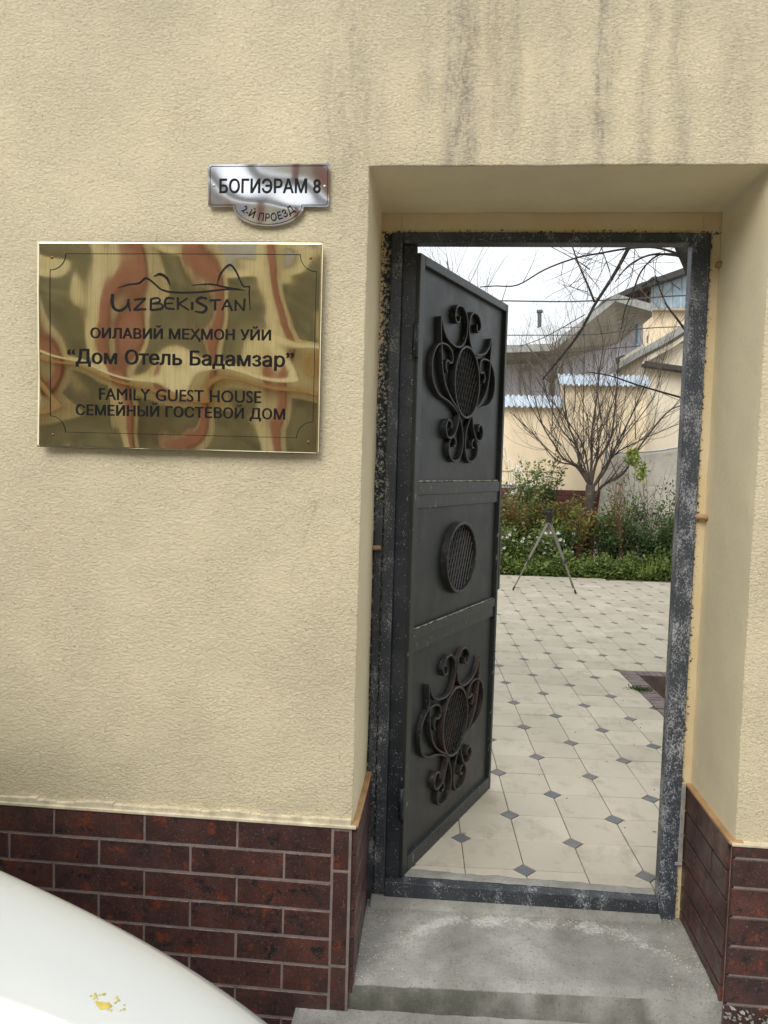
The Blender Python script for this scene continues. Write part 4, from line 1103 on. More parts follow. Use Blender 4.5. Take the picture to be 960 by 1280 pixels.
# ------------------------------------------------------------------ tripod in the yard
tr = empty('surveying_tripod', 'low grey tripod with black head standing on the yard tiles before the hedge', 'tripod', (.60, 5.62, 0))
hd = Vector((.628-.60, 5.70-5.62, .80))
for fx, fy in ((.255, 5.614), (.924, 5.522), (.965, 5.98)):
    f = Vector((fx-.60, fy-5.62, .004)); mb = MB(); d = (f-hd); side = Vector((-d.y, d.x, 0)).normalized()*.012
    for s_ in (-1, 1): mb.tube([hd+side*s_*1.6-Vector((0, 0, .02)), hd+d*.58+side*s_], [.0085, .0085], 6)
    mb.tube([hd+d*.45, f-d*.02], [.0095, .008], 6)
    lg = mb.build('leg', 'tripodm', tr)
    mb = MB(); mb.tube([hd+d*.55, hd+d*.60], .019, 8); mb.build('clamp', 'blackp', lg)
    mb = MB(); mb.tube([f-d*.05, f], [.011, .009], 8); mb.build('foot', 'blackp', lg)
mb = MB(); mb.tube([hd+Vector((0, 0, -.05)), hd+Vector((0, 0, .03))], [.03, .04], 10); mb.tube([hd+Vector((0, 0, .03)), hd+Vector((0, 0, .075)), hd+Vector((0, 0, .10))], [.03, .036, .02], 10); mb.tube([hd+Vector((.0, 0, .05)), hd+Vector((-.09, -.02, .075))], .007, 6)
mb.box(tuple(hd+Vector((-.03, -.03, .09))), tuple(hd+Vector((.035, .03, .115)))); mb.build('head', 'blackp', tr)
mb = MB(); mb.tube([hd+Vector((0, 0, -.05)), hd+Vector((0, 0, -.20))], .012, 8); mb.build('column', 'tripodm', tr)

# ------------------------------------------------------------------ planting bed and plants
mb = MB(); mb.box((-7, 6.72, -.35), (9, 9.0, -.012)); tag(mb.build('planting_bed', 'soil'), kind='structure')
def blobfol(mb, c, rad, n, L, w, rr, up=.3, shell=.45):
    c = Vector(c)
    for _ in range(n):
        while True:
            q = Vector((rr.uniform(-1, 1), rr.uniform(-1, 1), rr.uniform(-1, 1)))
            if shell < q.length < 1: break
        p = c+Vector((q.x*rad[0], q.y*rad[1], q.z*rad[2]))
        if p.z < .01: p.z = .02+rr.random()*.05
        d = Vector((rr.gauss(0, 1), rr.gauss(0, 1), rr.gauss(up, .8))); s_ = rr.uniform(.6, 1.3)
        mb.leaf(p, d, Vector((rr.gauss(0, 1), rr.gauss(0, 1), rr.gauss(1, .6))), L*s_, w*s_)
def canes(mb, base, n, h, spread, r, rr, ret):
    for _ in range(n):
        a = rr.random()*2*PI; s_ = spread*rr.uniform(.2, 1); hh = h*rr.uniform(.65, 1.05); pts = []
        ph = rr.random()*6
        for k in range(6):
            t = k/5; pts.append(Vector((base[0]+math.cos(a)*s_*t**1.4+.02*math.sin(ph+t*5), base[1]+math.sin(a)*s_*t**1.4, base[2]+hh*t)))
        mb.tube(pts, [r*(1-.7*k/5) for k in range(6)], 5); ret.append(pts)
        for _b in range(3):
            k = rr.randint(2, 4); q = pts[k]; b2 = rr.random()*2*PI; L = hh*rr.uniform(.12, .3)
            p2 = [q, q+Vector((math.cos(b2)*L*.4, math.sin(b2)*L*.4, L*.5)), q+Vector((math.cos(b2)*L*.6, math.sin(b2)*L*.6, L))]
            mb.tube(p2, [r*.5, r*.35, r*.15], 4); ret.append(p2)
def shrub(name, label, cat, x, y, h, spread, ncane, nleaf, L, w, fol, cane, seed, group=None, top=.25, extra=None, rr_r=.006):
    rr = random.Random(seed); t = empty(name, label, cat, (x, y, 0), 0, group)
    c = MB(); ret = []; canes(c, (0, 0, 0), ncane, h, spread, rr_r, rr, ret); c.build('stems', cane, t)
    f = MB()
    for _ in range(int(nleaf*1.8)):
        P = rr.choice(ret); k = rr.randint(0, len(P)-2); q = P[k].lerp(P[k+1], rr.random())
        if q.z < h*top and rr.random() < .8: continue
        q = q+Vector((rr.gauss(0, .03), rr.gauss(0, .03), rr.gauss(0, .03)))
        d = Vector((rr.gauss(0, 1), rr.gauss(0, 1), rr.gauss(.5, .6))); s_ = rr.uniform(.5, 1.25)
        f.leaf(q, d, Vector((rr.gauss(0, .6), rr.gauss(-.4, .6), 1)), L*s_, w*s_)
    tag(f.build('foliage', fol, t, fix=False), kind='stuff')
    if extra:
        e = MB()
        for _ in range(extra[0]):
            P = rr.choice(ret); q = P[-1].lerp(P[-2], rr.random()*1.2)+Vector((rr.gauss(0, .03), rr.gauss(0, .03), rr.gauss(0, .04)))
            for k in range(5):
                a = k*2*PI/5+rr.random(); e.leaf(q, Vector((math.cos(a), math.sin(a)*.6-.3, math.sin(a)*.8)), Vector((0, -1, .3)), extra[1], extra[1]*.75)
        tag(e.build('blossom', extra[2], t, fix=False), kind='stuff')
    return t
P8 = lambda px, Y: at(px, 700, Y).x
shrub('rose_bush', 'red tinged rose bush directly behind the black door edge', 'shrub', P8(640, 7.5), 7.5, .92, .32, 16, 1300, .055, .030, 'fred', 'twigred', 1, top=.15)
shrub('rose_bush', 'red flushed rose bush behind the tripod head', 'shrub', P8(682, 7.7), 7.7, .95, .34, 16, 1200, .055, .030, 'fred', 'twigred', 2, top=.15)
shrub('leafy_shrub', 'tall upright dark green shrub left of the bare tree', 'shrub', P8(660, 7.9), 7.9, 1.42, .14, 6, 520, .06, .03, 'fgreen', 'twiggreen', 3, top=.2)
shrub('leafy_shrub', 'slender dark green shoots between tripod and bare tree', 'shrub', P8(684, 8.1), 8.1, 1.66, .13, 5, 520, .06, .03, 'fdark', 'twiggreen', 4, top=.25)
shrub('blossom_shrub', 'white blossoming shrub beside the black door edge', 'shrub', P8(640, 8.5), 8.5, 1.70, .28, 9, 160, .045, .025, 'flime', 'twig', 5, top=.5, extra=(150, .022, 'petal'))
shrub('blossom_shrub', 'second white blossoming shrub behind the upright green shoots', 'shrub', P8(668, 8.6), 8.6, 1.35, .3, 9, 140, .045, .025, 'flime', 'twig', 6, top=.4, extra=(110, .022, 'petal'))
shrub('olive_shrub', 'bushy yellow-olive shrub just left of the tree trunk', 'shrub', P8(708, 7.6), 7.6, .88, .32, 14, 1100, .05, .028, 'flime', 'twigred', 7, top=.15)
shrub('olive_shrub', 'orange leaved spray against the tree trunk', 'shrub', P8(724, 7.5), 7.5, .84, .16, 6, 240, .05, .03, 'fgold', 'twigred', 8, top=.5)
shrub('flowering_clump', 'clump of white spring flowers between door edge and tripod leg', 'flowers', P8(637, 7.15), 7.15, .56, .22, 12, 700, .07, .02, 'fgreen', 'twiggreen', 9, top=0, extra=(26, .026, 'petal'))
shrub('flowering_clump', 'clump of white spring flowers behind the tripod legs', 'flowers', P8(678, 7.2), 7.2, .58, .26, 14, 760, .07, .02, 'fgreen', 'twiggreen', 10, top=0, extra=(34, .026, 'petal'))
shrub('flowering_clump', 'small clump of white flowers beside the trunk foot', 'flowers', P8(712, 7.3), 7.3, .55, .18, 10, 420, .06, .02, 'fdark', 'twiggreen', 12, top=0, extra=(18, .024, 'petal'))
shrub('leafy_shrub', 'dense low dark green shrub against the right jamb', 'shrub', P8(815, 7.35), 7.35, .68, .42, 22, 1900, .045, .024, 'fdark', 'twiggreen', 13, top=.05)
shrub('leafy_shrub', 'low dark bush right of the trunk', 'shrub', P8(765, 7.5), 7.5, .70, .36, 18, 1200, .045, .022, 'fdark', 'twig', 14, top=.05)
shrub('brown_stem_shrub', 'thin reddish stemmed shrub before the grey tarpaulin', 'shrub', P8(768, 7.9), 7.9, 1.35, .16, 9, 150, .045, .024, 'fred', 'twigred', 15, top=.2)
shrub('lone_sapling', 'tall sapling with yellow-green tuft before the grey tarpaulin', 'sapling', P8(789, 7.6), 7.6, 1.60, .05, 2, 60, .05, .03, 'fgreen', 'twiggreen', 16, top=.35, rr_r=.011)
shrub('bare_shrub', 'sparse bare twiggy shrub close to the right jamb', 'shrub', P8(808, 7.6), 7.6, 1.5, .46, 7, 70, .04, .022, 'fdark', 'twig', 17, top=.2)
shrub('leafy_shrub', 'broad dusky green shrub behind the sapling foot', 'shrub', P8(786, 8.0), 8.0, .95, .42, 20, 1100, .05, .026, 'fdark', 'twigred', 18, top=.05)
shrub('olive_shrub', 'mixed green and brown shrub just right of the trunk', 'shrub', P8(750, 7.7), 7.7, .86, .30, 16, 900, .05, .026, 'fgreen', 'twigred', 19, top=.05)
shrub('leafy_shrub', 'fuller green shrub in the corner beside the tarpaulin', 'shrub', P8(834, 7.7), 7.7, .82, .36, 18, 1100, .045, .024, 'fgreen', 'twiggreen', 20, top=.05)
shrub('rose_bush', 'tallest red flushed rose bush, at the low brick base', 'shrub', P8(656, 8.3), 8.3, 1.12, .42, 18, 1300, .055, .03, 'fred', 'twigred', 22, top=.1)
shrub('leafy_shrub', 'mid green shrub filling between the tripod legs', 'shrub', P8(690, 7.4), 7.4, .66, .40, 20, 1300, .05, .026, 'fgreen', 'twiggreen', 23, top=.0)
f = MB(); rr = random.Random(31); p0 = at(791, 572, 7.6)
blobfol(f, p0, (.09, .09, .12), 150, .07, .035, rr, .2, 0); p1 = at(802, 590, 7.6); blobfol(f, p1, (.07, .07, .13), 110, .065, .03, rr, .2, 0)
fo = f.build('foliage', 'flime', None, fix=False); sap = [o for o in COL.objects if o.name.startswith('lone_sapling')][0]; fo.parent = sap; fo.matrix_parent_inverse = Matrix.Translation(-Vector(sap.location)); fo['kind'] = 'stuff'
# ground cover
mb = MB(); rr = random.Random(41)
for _ in range(17000):
    x = rr.uniform(-.6, 3.4); y = 6.82+abs(rr.gauss(0, .28)); 
    if y > 8.6: continue
    hh = (.08+.26*max(0, noise.noise(Vector((x*3.4, y*4, 1)))+.32))*min(1, (y-6.72)/.18)
    z = rr.uniform(0, hh)
    d = Vector((rr.gauss(0, 1), rr.gauss(-.3, 1), rr.gauss(.6, .6))); mb.leaf(Vector((x, y, z)), d, Vector((0, -.5, 1)), rr.uniform(.03, .07), rr.uniform(.018, .038))
for q in range(46):
    cx = rr.uniform(-.3, 3.2); cy = rr.uniform(6.9, 7.35); h_ = rr.uniform(.12, .40); blobfol(mb, (cx, cy, h_*.5), (rr.uniform(.06, .16), .12, h_*.6), int(260*h_/.3), rr.uniform(.035, .07), rr.uniform(.014, .03), rr, .8, .1)
tag(mb.build('ground_cover', 'fgreen', fix=False), 'bright green leafy ground cover along the edge of the yard tiles', 'ground cover', kind='stuff')
mb = MB()
for _ in range(800):
    x = rr.uniform(-.4, 3.2); y = rr.uniform(6.84, 7.3); L = rr.uniform(.12, .30); a = rr.random()*6.28; c_ = rr.uniform(.02, .10)
    p = Vector((x, y, 0)); q = p+Vector((math.cos(a)*c_*.4, math.sin(a)*c_*.4, L*.6)); r_ = p+Vector((math.cos(a)*c_, math.sin(a)*c_-.02, L)); s_ = Vector((.004, 0, 0))
    mb.add([p-s_, p+s_, q+s_*.8, r_, q-s_*.8], [(0, 1, 2, 3, 4)])
tag(mb.build('grass_blades', 'flime', fix=False), 'thin grass blades among the ground cover at the bed edge', 'grass', kind='stuff')
# weeds in the pavers
mb = MB(); rr = random.Random(4)
c0 = at(799, 862, 2.0); c0 = CAM+(at(800, 862, 2)-CAM)*(CAM.z/(CAM.z-at(800, 862, 2).z))
for _ in range(240):
    p = Vector((c0.x+rr.gauss(0, .035), c0.y+rr.gauss(0, .022), 0)); d = Vector((rr.gauss(0, 1), rr.gauss(0, 1), rr.uniform(.1, .9))); mb.leaf(p, d, Vector((0, 0, 1)), rr.uniform(.012, .03), .007)
tag(mb.build('weed_tuft', 'fdark', fix=False), 'small green weed tuft growing through the paver edging of the pit', 'weed')

# ------------------------------------------------------------------ trees
def grow(mb, p, d, L, r, depth, rr, up=.12, twig=None, spread=.5, nseg=5, kids=3, dmax=3):
    pts = [Vector(p)]; q = Vector(p); d = Vector(d).normalized()
    for k in range(nseg):
        d = (d+Vector((rr.gauss(0, .09), rr.gauss(0, .09), rr.gauss(up, .07)))).normalized(); q = q+d*L/nseg; pts.append(q.copy())
    tgt = twig if (twig is not None and depth >= 2) else mb
    tgt.tube(pts, [r*(1-.62*k/nseg) for k in range(nseg+1)], 6 if depth < 2 else 4, depth < 1)
    if depth >= dmax: return
    for k in range(kids+rr.randint(0, 1)):
        t = rr.randint(2, nseg); b0 = pts[t]; base = (pts[t]-pts[t-1]).normalized()
        s_ = Vector((rr.gauss(0, 1), rr.gauss(0, .7), rr.gauss(0, .5))); s_ = (s_-base*s_.dot(base)).normalized()
        nd = (base*(1-spread*.5)+s_*spread).normalized()
        grow(mb, b0, nd, L*rr.uniform(.5, .75), r*(1-.62*t/nseg)*rr.uniform(.45, .65), depth+1, rr, up, twig, spread, nseg, kids, dmax)
shrub('rose_bush', 'tall rose canes standing before the trunk fork', 'shrub', P8(722, 7.3), 7.3, 1.05, .22, 8, 260, .05, .028, 'fred', 'twigred', 33, top=.3)
shrub('bare_shrub', 'thin upright canes between sapling and bare tree', 'shrub', P8(776, 7.4), 7.4, 1.25, .24, 9, 160, .045, .024, 'fgreen', 'twigred', 34, top=.25)
shrub('leafy_shrub', 'ragged tall shrub half hidden by the right jamb', 'shrub', P8(832, 7.2), 7.2, 1.15, .26, 10, 420, .05, .026, 'fdark', 'twiggreen', 35, top=.15)
tree = empty('bare_tree', 'bare spreading fruit tree forking low in the planting bed', 'tree', (0, 0, 0))
YT2 = 7.9
A = lambda px, py, Y=YT2: at(px, py, Y)
mb = MB(); tp_ = [A(727, 716), A(729, 690), A(733, 655), A(737, 628), A(738, 606)]
mb.tube(tp_, [.095, .078, .070, .066, .062], 10); mb.build('trunk', 'bark', tree, True)
br = MB(); tw = MB(); rr = random.Random(77)
mains = [([(738, 612), (724, 590), (705, 573), (692, 560), (676, 530), (664, 500)], .034), ([(737, 608), (728, 584), (722, 560), (712, 520), (706, 480)], .032),
         ([(738, 606), (735, 580), (738, 545), (744, 500), (748, 455)], .036), ([(739, 606), (748, 575), (757, 545), (768, 500), (776, 450)], .034),
         ([(739, 612), (752, 590), (770, 560), (790, 520), (812, 480)], .034), ([(741, 628), (752, 608), (775, 588), (800, 560), (830, 520), (856, 505)], .036),
         ([(738, 610), (715, 585), (690, 575), (665, 545), (640, 515)], .024), ([(738, 606), (728, 560), (716, 530), (690, 500), (668, 470)], .022),
         ([(740, 610), (765, 575), (795, 550), (825, 537), (858, 525)], .02), ([(738, 606), (745, 560), (752, 520), (760, 470)], .022), ([(738, 606), (722, 565), (700, 535), (684, 490), (680, 450)], .022),
         ([(752, 520), (748, 480), (756, 430), (752, 395)], .014), ([(712, 520), (716, 480), (708, 430), (714, 400)], .012), ([(690, 545), (690, 500), (682, 460), (686, 420)], .010), ([(790, 545), (796, 500), (806, 460), (804, 425)], .012), ([(748, 560), (764, 500), (772, 440), (790, 385)], .014), ([(735, 575), (728, 510), (736, 440), (728, 385)], .013), ([(700, 560), (668, 510), (650, 460), (652, 415)], .012), ([(770, 560), (812, 500), (830, 450), (842, 400)], .013)]
for pts, r in mains:
    yo = rr.uniform(-.5, .5); r *= .62; P = catmull([A(x+rr.uniform(-6, 6)*(y < 600), y+rr.uniform(-5, 5)*(y < 600), YT2+yo*max(0, (606-y))/150) for x, y in pts], 4)
    n = len(P); br.tube(P, [r*(1-.68*i/(n-1)) for i in range(n)], 7)
    for k in range(19):
        i = rr.randint(3, n-2); base = (P[i+1]-P[i]).normalized(); s_ = Vector((rr.gauss(0, 1), rr.gauss(0, .7), rr.gauss(.2, .4)))
        nd = (base+s_*.75).normalized(); grow(br, P[i], nd, rr.uniform(.35, 1.1), r*(1-.68*i/(n-1))*.42, 1, rr, .16, tw, .7, 6, 2, 3)
br.build('branch', 'bark', tree, True); tag(tw.build('twigs', 'twig', tree, fix=False), kind='stuff')
# old dark tree just behind the right jamb, reaching over the gate
old = empty('overhanging_tree', 'dark old tree leaning in behind the top right corner of the frame', 'tree', (0, 0, 0))
B = lambda px, py, Y=4.5: at(600+px/3.2, 290+py/3.2, Y)
mb = MB(); P = [at(925, 720, 4.5), at(918, 600, 4.5), at(905, 450, 4.5), at(890, 380, 4.5), at(877, 340, 4.5), at(862, 308, 4.5), at(842, 268, 4.5)]
P[0].z = -.05
mb.tube(catmull(P, 4), [.17-.0025*i for i in range(25)], 14); mb.build('trunk', 'barkdark', old, True)
br = MB(); tw = MB()
for pts, r in [([(0,220),(60,216),(150,212),(260,150),(380,105),(480,85),(600,65),(700,62),(790,86)], .011), ([(365,45),(395,130),(430,210),(458,280)], .012),
               ([(608,36),(570,110),(530,180),(460,290),(400,400),(340,480),(250,590)], .021), ([(810,96),(720,90),(650,150),(610,240),(580,310),(565,390)], .011),
               ([(800,95),(690,90),(600,130),(540,200)], .012), ([(430,560),(520,575),(640,615),(815,665)], .010), ([(700,170),(740,280),(790,350),(830,405)], .012),
               ([(270,52),(380,110),(440,150)], .006), ([(500,52),(430,110),(300,50)], .004), ([(315,205),(430,240)], .004), ([(480,45),(520,160)], .006), ([(560,40),(700,150),(800,230)], .004),
               ([(620,60),(600,200),(520,300)], .004), ([(150,460),(260,420),(420,330)], .005)]:
    yo = 4.5+rr.uniform(-.25, .25); pp = list(pts); n0 = len(pp)
    P = catmull([B(x, y, yo) for x, y in pp], 5); n = len(P)
    rev = pts[0][0] < pts[-1][0]
    br.tube(P, [r*(.45+.55*(i/(n-1) if rev and r < .02 else 1-i/(n-1))) for i in range(n)], 6)
    for k in range(6 if r > .005 else 2):
        i = rr.randint(1, n-2); base = (P[i+1]-P[i]).normalized(); nd = (base*.6+Vector((rr.gauss(0, .8), rr.gauss(0, .4), rr.gauss(0, .8)))).normalized()
        grow(br, P[i], nd, rr.uniform(.25, .55), .0035, 2, rr, 0, tw, .5, 5, 2, 3)
br.build('branch', 'barkdark', old, True); tag(tw.build('twigs', 'twig', old, fix=False), kind='stuff')
# far twiggy tree crowns
for px, py, Y, h, lab, sd_, sp_ in ((592, 480, 11, 2.5, 'fine twigged bare tree above the top edge of the door leaf', 5, .8), (690, 480, 10.4, 1.0, 'low twiggy tree between bare tree and far grey roof', 6, .8)):
    t = empty('distant_bare_tree', lab, 'tree', (0, 0, 0)); rr = random.Random(sd_); b0 = at(px, py, Y); a = MB(); c = MB()
    a.tube([(b0.x, Y, -.1), (b0.x+.05, Y, b0.z*.5), tuple(b0)], [.08, .06, .05], 8); a.build('trunk', 'bark', t, True)
    a = MB()
    for k in range(8): grow(a, b0, Vector((rr.gauss(0, .42), rr.gauss(0, .3), 1)), h*rr.uniform(.6, 1), .018, 1, rr, .08, c, .55, 5, 3, 3)
    a.build('branch', 'twig', t); tag(c.build('twigs', 'twig', t, fix=False), kind='stuff')

# ------------------------------------------------------------------ overhead cables
for k, (l, sag, lab) in enumerate([([(560, 375), (628, 376), (700, 377), (740, 376), (800, 373), (870, 369)], 0, 'topmost overhead cable crossing the sky above the far chimney'),
                          ([(560, 419), (634, 419), (740, 418), (800, 411), (870, 408)], 0, 'middle overhead cable passing in front of the far roof'), ([(560, 441), (634, 441), (690, 442), (760, 436), (870, 428)], 0, 'lowest overhead cable along the eave')]):
    mb = MB(); mb.tube(catmull([at(x, y, 9.6) for x, y in [(200, l[0][1])]+l+[(1100, l[-1][1]-4)]], 5), .011 if k == 0 else .008, 6); tag(mb.build('overhead_cable', 'cable', None, True), lab, 'cable', 'overhead cables above the yard')

# ------------------------------------------------------------------ houses beyond the yard
def poly(px, Y): return [at(x, y, Y) for x, y in px]
def extr(mb, pts, dy):
    n = len(pts); q = [p+Vector((0, dy, 0)) for p in pts]
    mb.add(pts+q, [tuple(range(n)), tuple(reversed(range(n, 2*n)))]+[(i, i+n, (i+1) % n+n, (i+1) % n) for i in range(n)])
yw = empty('yard_wall', 'beige rendered yard wall with maroon tiled base and zinc capping', 'wall', (1.2, 9, 0)); yw.location = (0, 0, 0)
MB().box((-5, 9.0, -.3), (1.183, 9.25, 2.33)).build('low_wall', 'beige', yw)
MB().box((1.183, 8.98, -.3), (2.44, 9.25, 2.66)).build('high_wall', 'beige', yw)
def corr(x0, x1, zt, zb, name, dy=.34, yf=8.86):
    mb = MB(); n = int((x1-x0)/.02); vs = []
    for i in range(n+1):
        x = x0+(x1-x0)*i/n; w = .012*(1 if (i % 4) in (0, 1) else -1)
        vs += [(x, yf+dy, zt+w), (x, yf, zb+w), (x, yf, zb+w-.006), (x, yf+dy, zt+w-.006)]
    fs = [f for i in range(n) for f in ((i*4, i*4+4, i*4+5, i*4+1), (i*4+2, i*4+6, i*4+7, i*4+3), (i*4+1, i*4+5, i*4+6, i*4+2))]
    mb.add(vs, fs); return mb.build(name, 'zinc', yw)
corr(-5, 1.19, 2.47, 2.285, 'zinc_capping', .22, 8.88); corr(1.115, 2.46, 2.80, 2.625, 'zinc_capping', .22, 8.86)
for z_ in (1.95, 1.62, 1.3):
    MB().box((-5, 8.988, z_), (1.18, 9.0, z_+.012)).build('render_joint', 'soffit', yw) if z_ == 1.3 else None
MB().box((-3, 8.972, -.1), (2.4, 8.999, 1.04)).build('tile_backing', 'grout', yw)
me_ = None; tile_far = MB().box((0, 0, 0), (.252, .014, .074)).me('brick'); tile_far.materials.append(M['plinthfar'])
cnt = 0
for r_ in range(13):
    for c in range(11):
        x = -.25+c*.26+(.13 if r_ % 2 else 0); z = 1.038-.08*(r_+1)+.003
        if x > 2.15: continue
        o = bpy.data.objects.new('brick', tile_far); COL.objects.link(o); o.parent = yw; o.location = (x, 8.959+random.Random(cnt).uniform(-.001, .001), z); cnt += 1
MB().box((-.6, 8.94, 1.041), (1.0, 9.0, 1.10)).build('ledge', 'slate', yw)
# tarpaulin
mb = MB(); nx, nz = 46, 30; TL, TRr = at(756, 566, 8.55), at(885, 551, 8.55)
for k in range(nz+1):
    for i in range(nx+1):
        u, v = i/nx, k/nz
        x = TL.x+(TRr.x-TL.x)*u-.10*v*(1-u); zt = TL.z+(TRr.z-TL.z)*u-.06*math.sin(PI*u)
        z = zt*(1-v); y = 8.55+.03*math.sin(u*9+v*3)+.02*math.sin(u*23-v*5)+.025*noise.noise(Vector((u*4, v*3, 0)))
        mb.v.append((x, y, z))
for k in range(nz):
    for i in range(nx): a = k*(nx+1)+i; mb.f.append((a, a+1, a+nx+2, a+nx+1))
tarp = empty('grey_tarpaulin', 'grey tarpaulin hanging before the beige wall beside the right jamb', 'tarpaulin', (0, 0, 0))
o = mb.build('sheet', 'sheet', tarp, True); so_ = o.modifiers.new('s', 'SOLIDIFY'); so_.thickness = .004
mb = MB(); mb.tube([Vector(o.data.vertices[i].co)+Vector((0, -.004, .008)) for i in range(nx+1)], .011, 6); mb.build('hem_rope', 'winw', tarp, True)
mb = MB(); mb.tube([at(772, 565, 8.62), Vector((at(772, 565, 8.62).x, 8.62, 0))], .02, 6); mb.build('post', 'tripodm', tarp)

# cream annex on the right with small gable
ax = empty('cream_annex', 'cream rendered annex with small sloping grey roof by the right jamb', 'building', (0, 0, 0))
MB().box((2.445, 9.3, -.3), (6.5, 11, 3.33)).build('wall', 'beige2', ax)
mb = MB(); extr(mb, poly([(806, 451), (900, 464), (900, 470), (806, 457)], 9.1), .2); mb.build('beam', 'dkroof', ax)
mb = MB(); extr(mb, poly([(806, 455), (806, 436), (870, 404), (900, 400), (900, 470)], 9.4), .8); mb.build('gable', 'soffit', ax)
mb = MB(); extr(mb, poly([(799, 446), (800, 437), (830, 420), (870, 396), (905, 376), (905, 385), (870, 405), (834, 428)], 9.05), 2.2); mb.build('roof', 'slate', ax)
mb = MB(); extr(mb, poly([(803, 455), (806, 447), (838, 430), (870, 410), (870, 415), (838, 436)], 9.12), .1); mb.build('fascia', 'beige2', ax)

# grey gabled house with deep eaves
gh = empty('grey_gabled_house', 'grey lilac house with deep sloping eaves behind the zinc-capped wall', 'building', (0, 0, 0))
mb = MB(); extr(mb, poly([(560, 560), (560, 452), (690, 446), (742, 434), (800, 402), (804, 402), (804, 560)], 12), 2.5); mb.build('wall', 'lilac', gh)
# eave: underside runs from the wall top out to the roof edge nearer to us
nearp = poly([(545, 442), (690, 437), (769, 375), (815, 388)], 11.0)
farp = poly([(545, 463), (694, 452), (775, 429), (815, 396)], 12.02)
mb = MB(); n = len(nearp); up = Vector((0, 0, .09)); vs = nearp+farp+[p+up for p in nearp]+[p+up for p in farp]
mb.add(vs, [f for i in range(n-1) for f in ((i, i+1, n+i+1, n+i), (2*n+i, 3*n+i, 3*n+i+1, 2*n+i+1), (i, 2*n+i, 2*n+i+1, i+1))]); mb.build('eave', 'soffit', gh)
for q in range(1, 9):
    mb = MB(); a = [nearp[i].lerp(farp[i], q/9)+Vector((0, 0, -.006)) for i in range(n)]
    for i in range(n-1): mb.tube([a[i], a[i+1]], .008, 4)
    mb.build('board_joint', 'slate', gh)
mb = MB(); E_ = [p+Vector((0, -.04, .0)) for p in nearp]; vs = []
for i in range(n-1): pass
mb.add([p+Vector((0, 0, -.03)) for p in E_]+[p+Vector((0, 0, .10)) for p in E_]+[p+Vector((0, .03, .10)) for p in E_], [f for i in range(n-1) for f in ((i, i+1, n+i+1, n+i), (n+i, n+i+1, 2*n+i+1, 2*n+i))]); mb.build('fascia', 'slate', gh)
mb = MB(); rp = [p+Vector((0, 0, .10)) for p in E_]; far2 = [p+Vector((.3, 4, .3)) for p in rp]; mb.add(rp+far2, [(i, i+1, n+i+1, n+i) for i in range(n-1)]); mb.build('roof', 'slate', gh)
for k in range(14):
    x_ = 636+k*13.3; top = 460 if x_ < 690 else 460-(x_-690)*.34
    mb = MB(); extr(mb, poly([(x_, top), (x_+1.3, top), (x_+1.3, 540), (x_, 540)], 11.97), .03); mb.build('batten', 'slate' if k % 3 else 'winw', gh)
mb = MB(); mb.tube([at(797, 405, 11.8), at(797, 470, 11.8)], .035, 8); mb.build('drainpipe', 'pane', gh, True)
mb = MB(); extr(mb, poly([(768, 445), (783, 440), (783, 468), (768, 468)], 11.95), .06); w_ = mb.build('window', 'winw', gh)
mb = MB(); extr(mb, poly([(770, 447), (781, 443), (781, 466), (770, 466)], 11.93), .02); mb.build('pane', 'glass', w_)
mb = MB(); mb.tube([at(650, 464, 11.95), at(664, 458, 11.7), at(698, 443, 11.2)], .03, 6); mb.build('brace', 'slate', gh)

# tall cream house behind with attic opening and window
th = empty('tall_cream_house', 'tall cream house with dark attic opening and pale window at top right', 'building', (0, 0, 0))
mb = MB(); extr(mb, poly([(766, 560), (766, 384), (813, 384), (813, 352), (905, 325), (905, 560)], 13.4), 4); mb.build('wall', 'beige', th)
mb = MB(); extr(mb, poly([(764, 386), (764, 374), (800, 358), (814, 353), (814, 386)], 13.3), .09); mb.build('attic_opening', 'dkwood', th)
for k in range(9):
    x_ = 768+k*5.3; mb = MB(); extr(mb, poly([(x_, 386), (x_-1+3, 372-k*2), (x_+3.2, 372-k*2), (x_+1.4, 386)], 13.27), .02); mb.build('lattice_slat', 'twigred', th)
mb = MB(); extr(mb, poly([(813, 384), (813, 352), (905, 322), (905, 386)], 13.30), .08); w_ = mb.build('window', 'winw', th)
for a, b_ in ((817, 826), (829, 838), (841, 850), (853, 866)):
    mb = MB(); extr(mb, poly([(a, 384), (a, 357-(a-813)*.3), (b_, 357-(b_-813)*.3), (b_, 384)], 13.27), .02); mb.build('pane', 'pane', w_)
mb = MB(); extr(mb, poly([(816, 387), (816, 384), (905, 385), (905, 389)], 13.2), .2); mb.build('window_sill', 'soffit', th)
mb = MB(); extr(mb, poly([(752, 381), (754, 375), (800, 354), (856, 334), (905, 312), (905, 322), (856, 342), (800, 361)], 12.9), 5); mb.build('roof', 'dkroof', th)
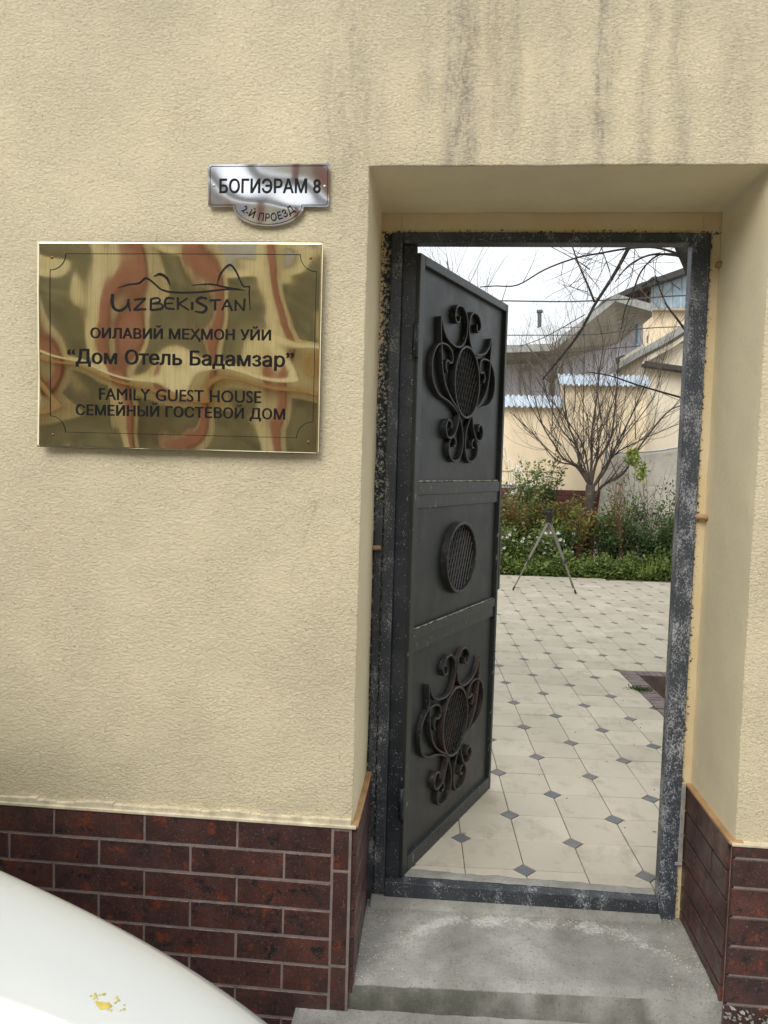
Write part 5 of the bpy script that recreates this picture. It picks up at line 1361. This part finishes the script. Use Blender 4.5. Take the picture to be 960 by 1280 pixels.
mb = MB(); extr(mb, poly([(802, 357), (815, 346), (820, 345), (829, 349), (826, 352), (817, 348)], 12.85), .5); mb.build('roof_vent', 'dkroof', th)

# far pale roof with chimney
fh = empty('far_pale_roofed_house', 'far house with pale blue hipped roof and dark chimney', 'building', (0, 0, 0))
mb = MB(); extr(mb, poly([(545, 445), (552, 438), (634, 428), (672, 410), (690, 405), (706, 412), (730, 432), (730, 445)], 18), 5); mb.build('roof', 'farroof', fh)
mb = MB(); extr(mb, poly([(545, 436), (545, 432), (720, 431), (720, 435)], 17.7), .3); mb.build('gutter', 'slate', fh)
mb = MB(); extr(mb, poly([(545, 520), (545, 436), (715, 435), (715, 520)], 17.9), .3); mb.build('wall', 'beige2', fh)
c_ = at(674.5, 409, 18.4); t_ = at(674.5, 391, 18.4)
mb = MB(); mb.tube([c_-Vector((0, 0, .2)), t_], .055, 10); ch = mb.build('chimney', 'chim', fh, True)
mb = MB(); mb.tube([t_, t_+Vector((0, 0, .07))], .085, 10); mb.build('chimney_cap', 'chim', ch, True)

# ------------------------------------------------------------------ house across the street (seen only mirrored in the plates)
oh = empty('opposite_house', 'opposite house front whose red pillars and dark gates mirror in the brass plate', 'building', (0, -9, -.36))
F = lambda x0, x1, z0, z1, y, nm, mt: MB().box((x0, y-.2, z0), (x1, y, z1)).build(nm, mt, oh)
F(-16, 14, 0, 5.45, -.3, 'wall', 'facade')
F(-16, 14, 5.45, 5.6, .1, 'cornice', 'concrete')
x = -15.5; k_ = 0
while x < 13:
    F(x+.04, x+.25, 0, 5.43, 0, 'pillar', 'redbrick')
    F(x+.42, x+1.02, 3.15, 4.65, -.25, 'window', 'dkgreen'); F(x+.42, x+1.02, 4.85, 5.35, -.25, 'window', 'lilac'); F(x+.42, x+1.02, .1, 2.45, -.24, 'gate', 'dkgreen')
    x += 1.14+.25*(k_ % 2); k_ += 1
F(-16, 14, 2.62, 2.72, .06, 'string_course', 'trim_wood'); F(-16, 14, 2.86, 2.96, .06, 'string_course', 'facade')
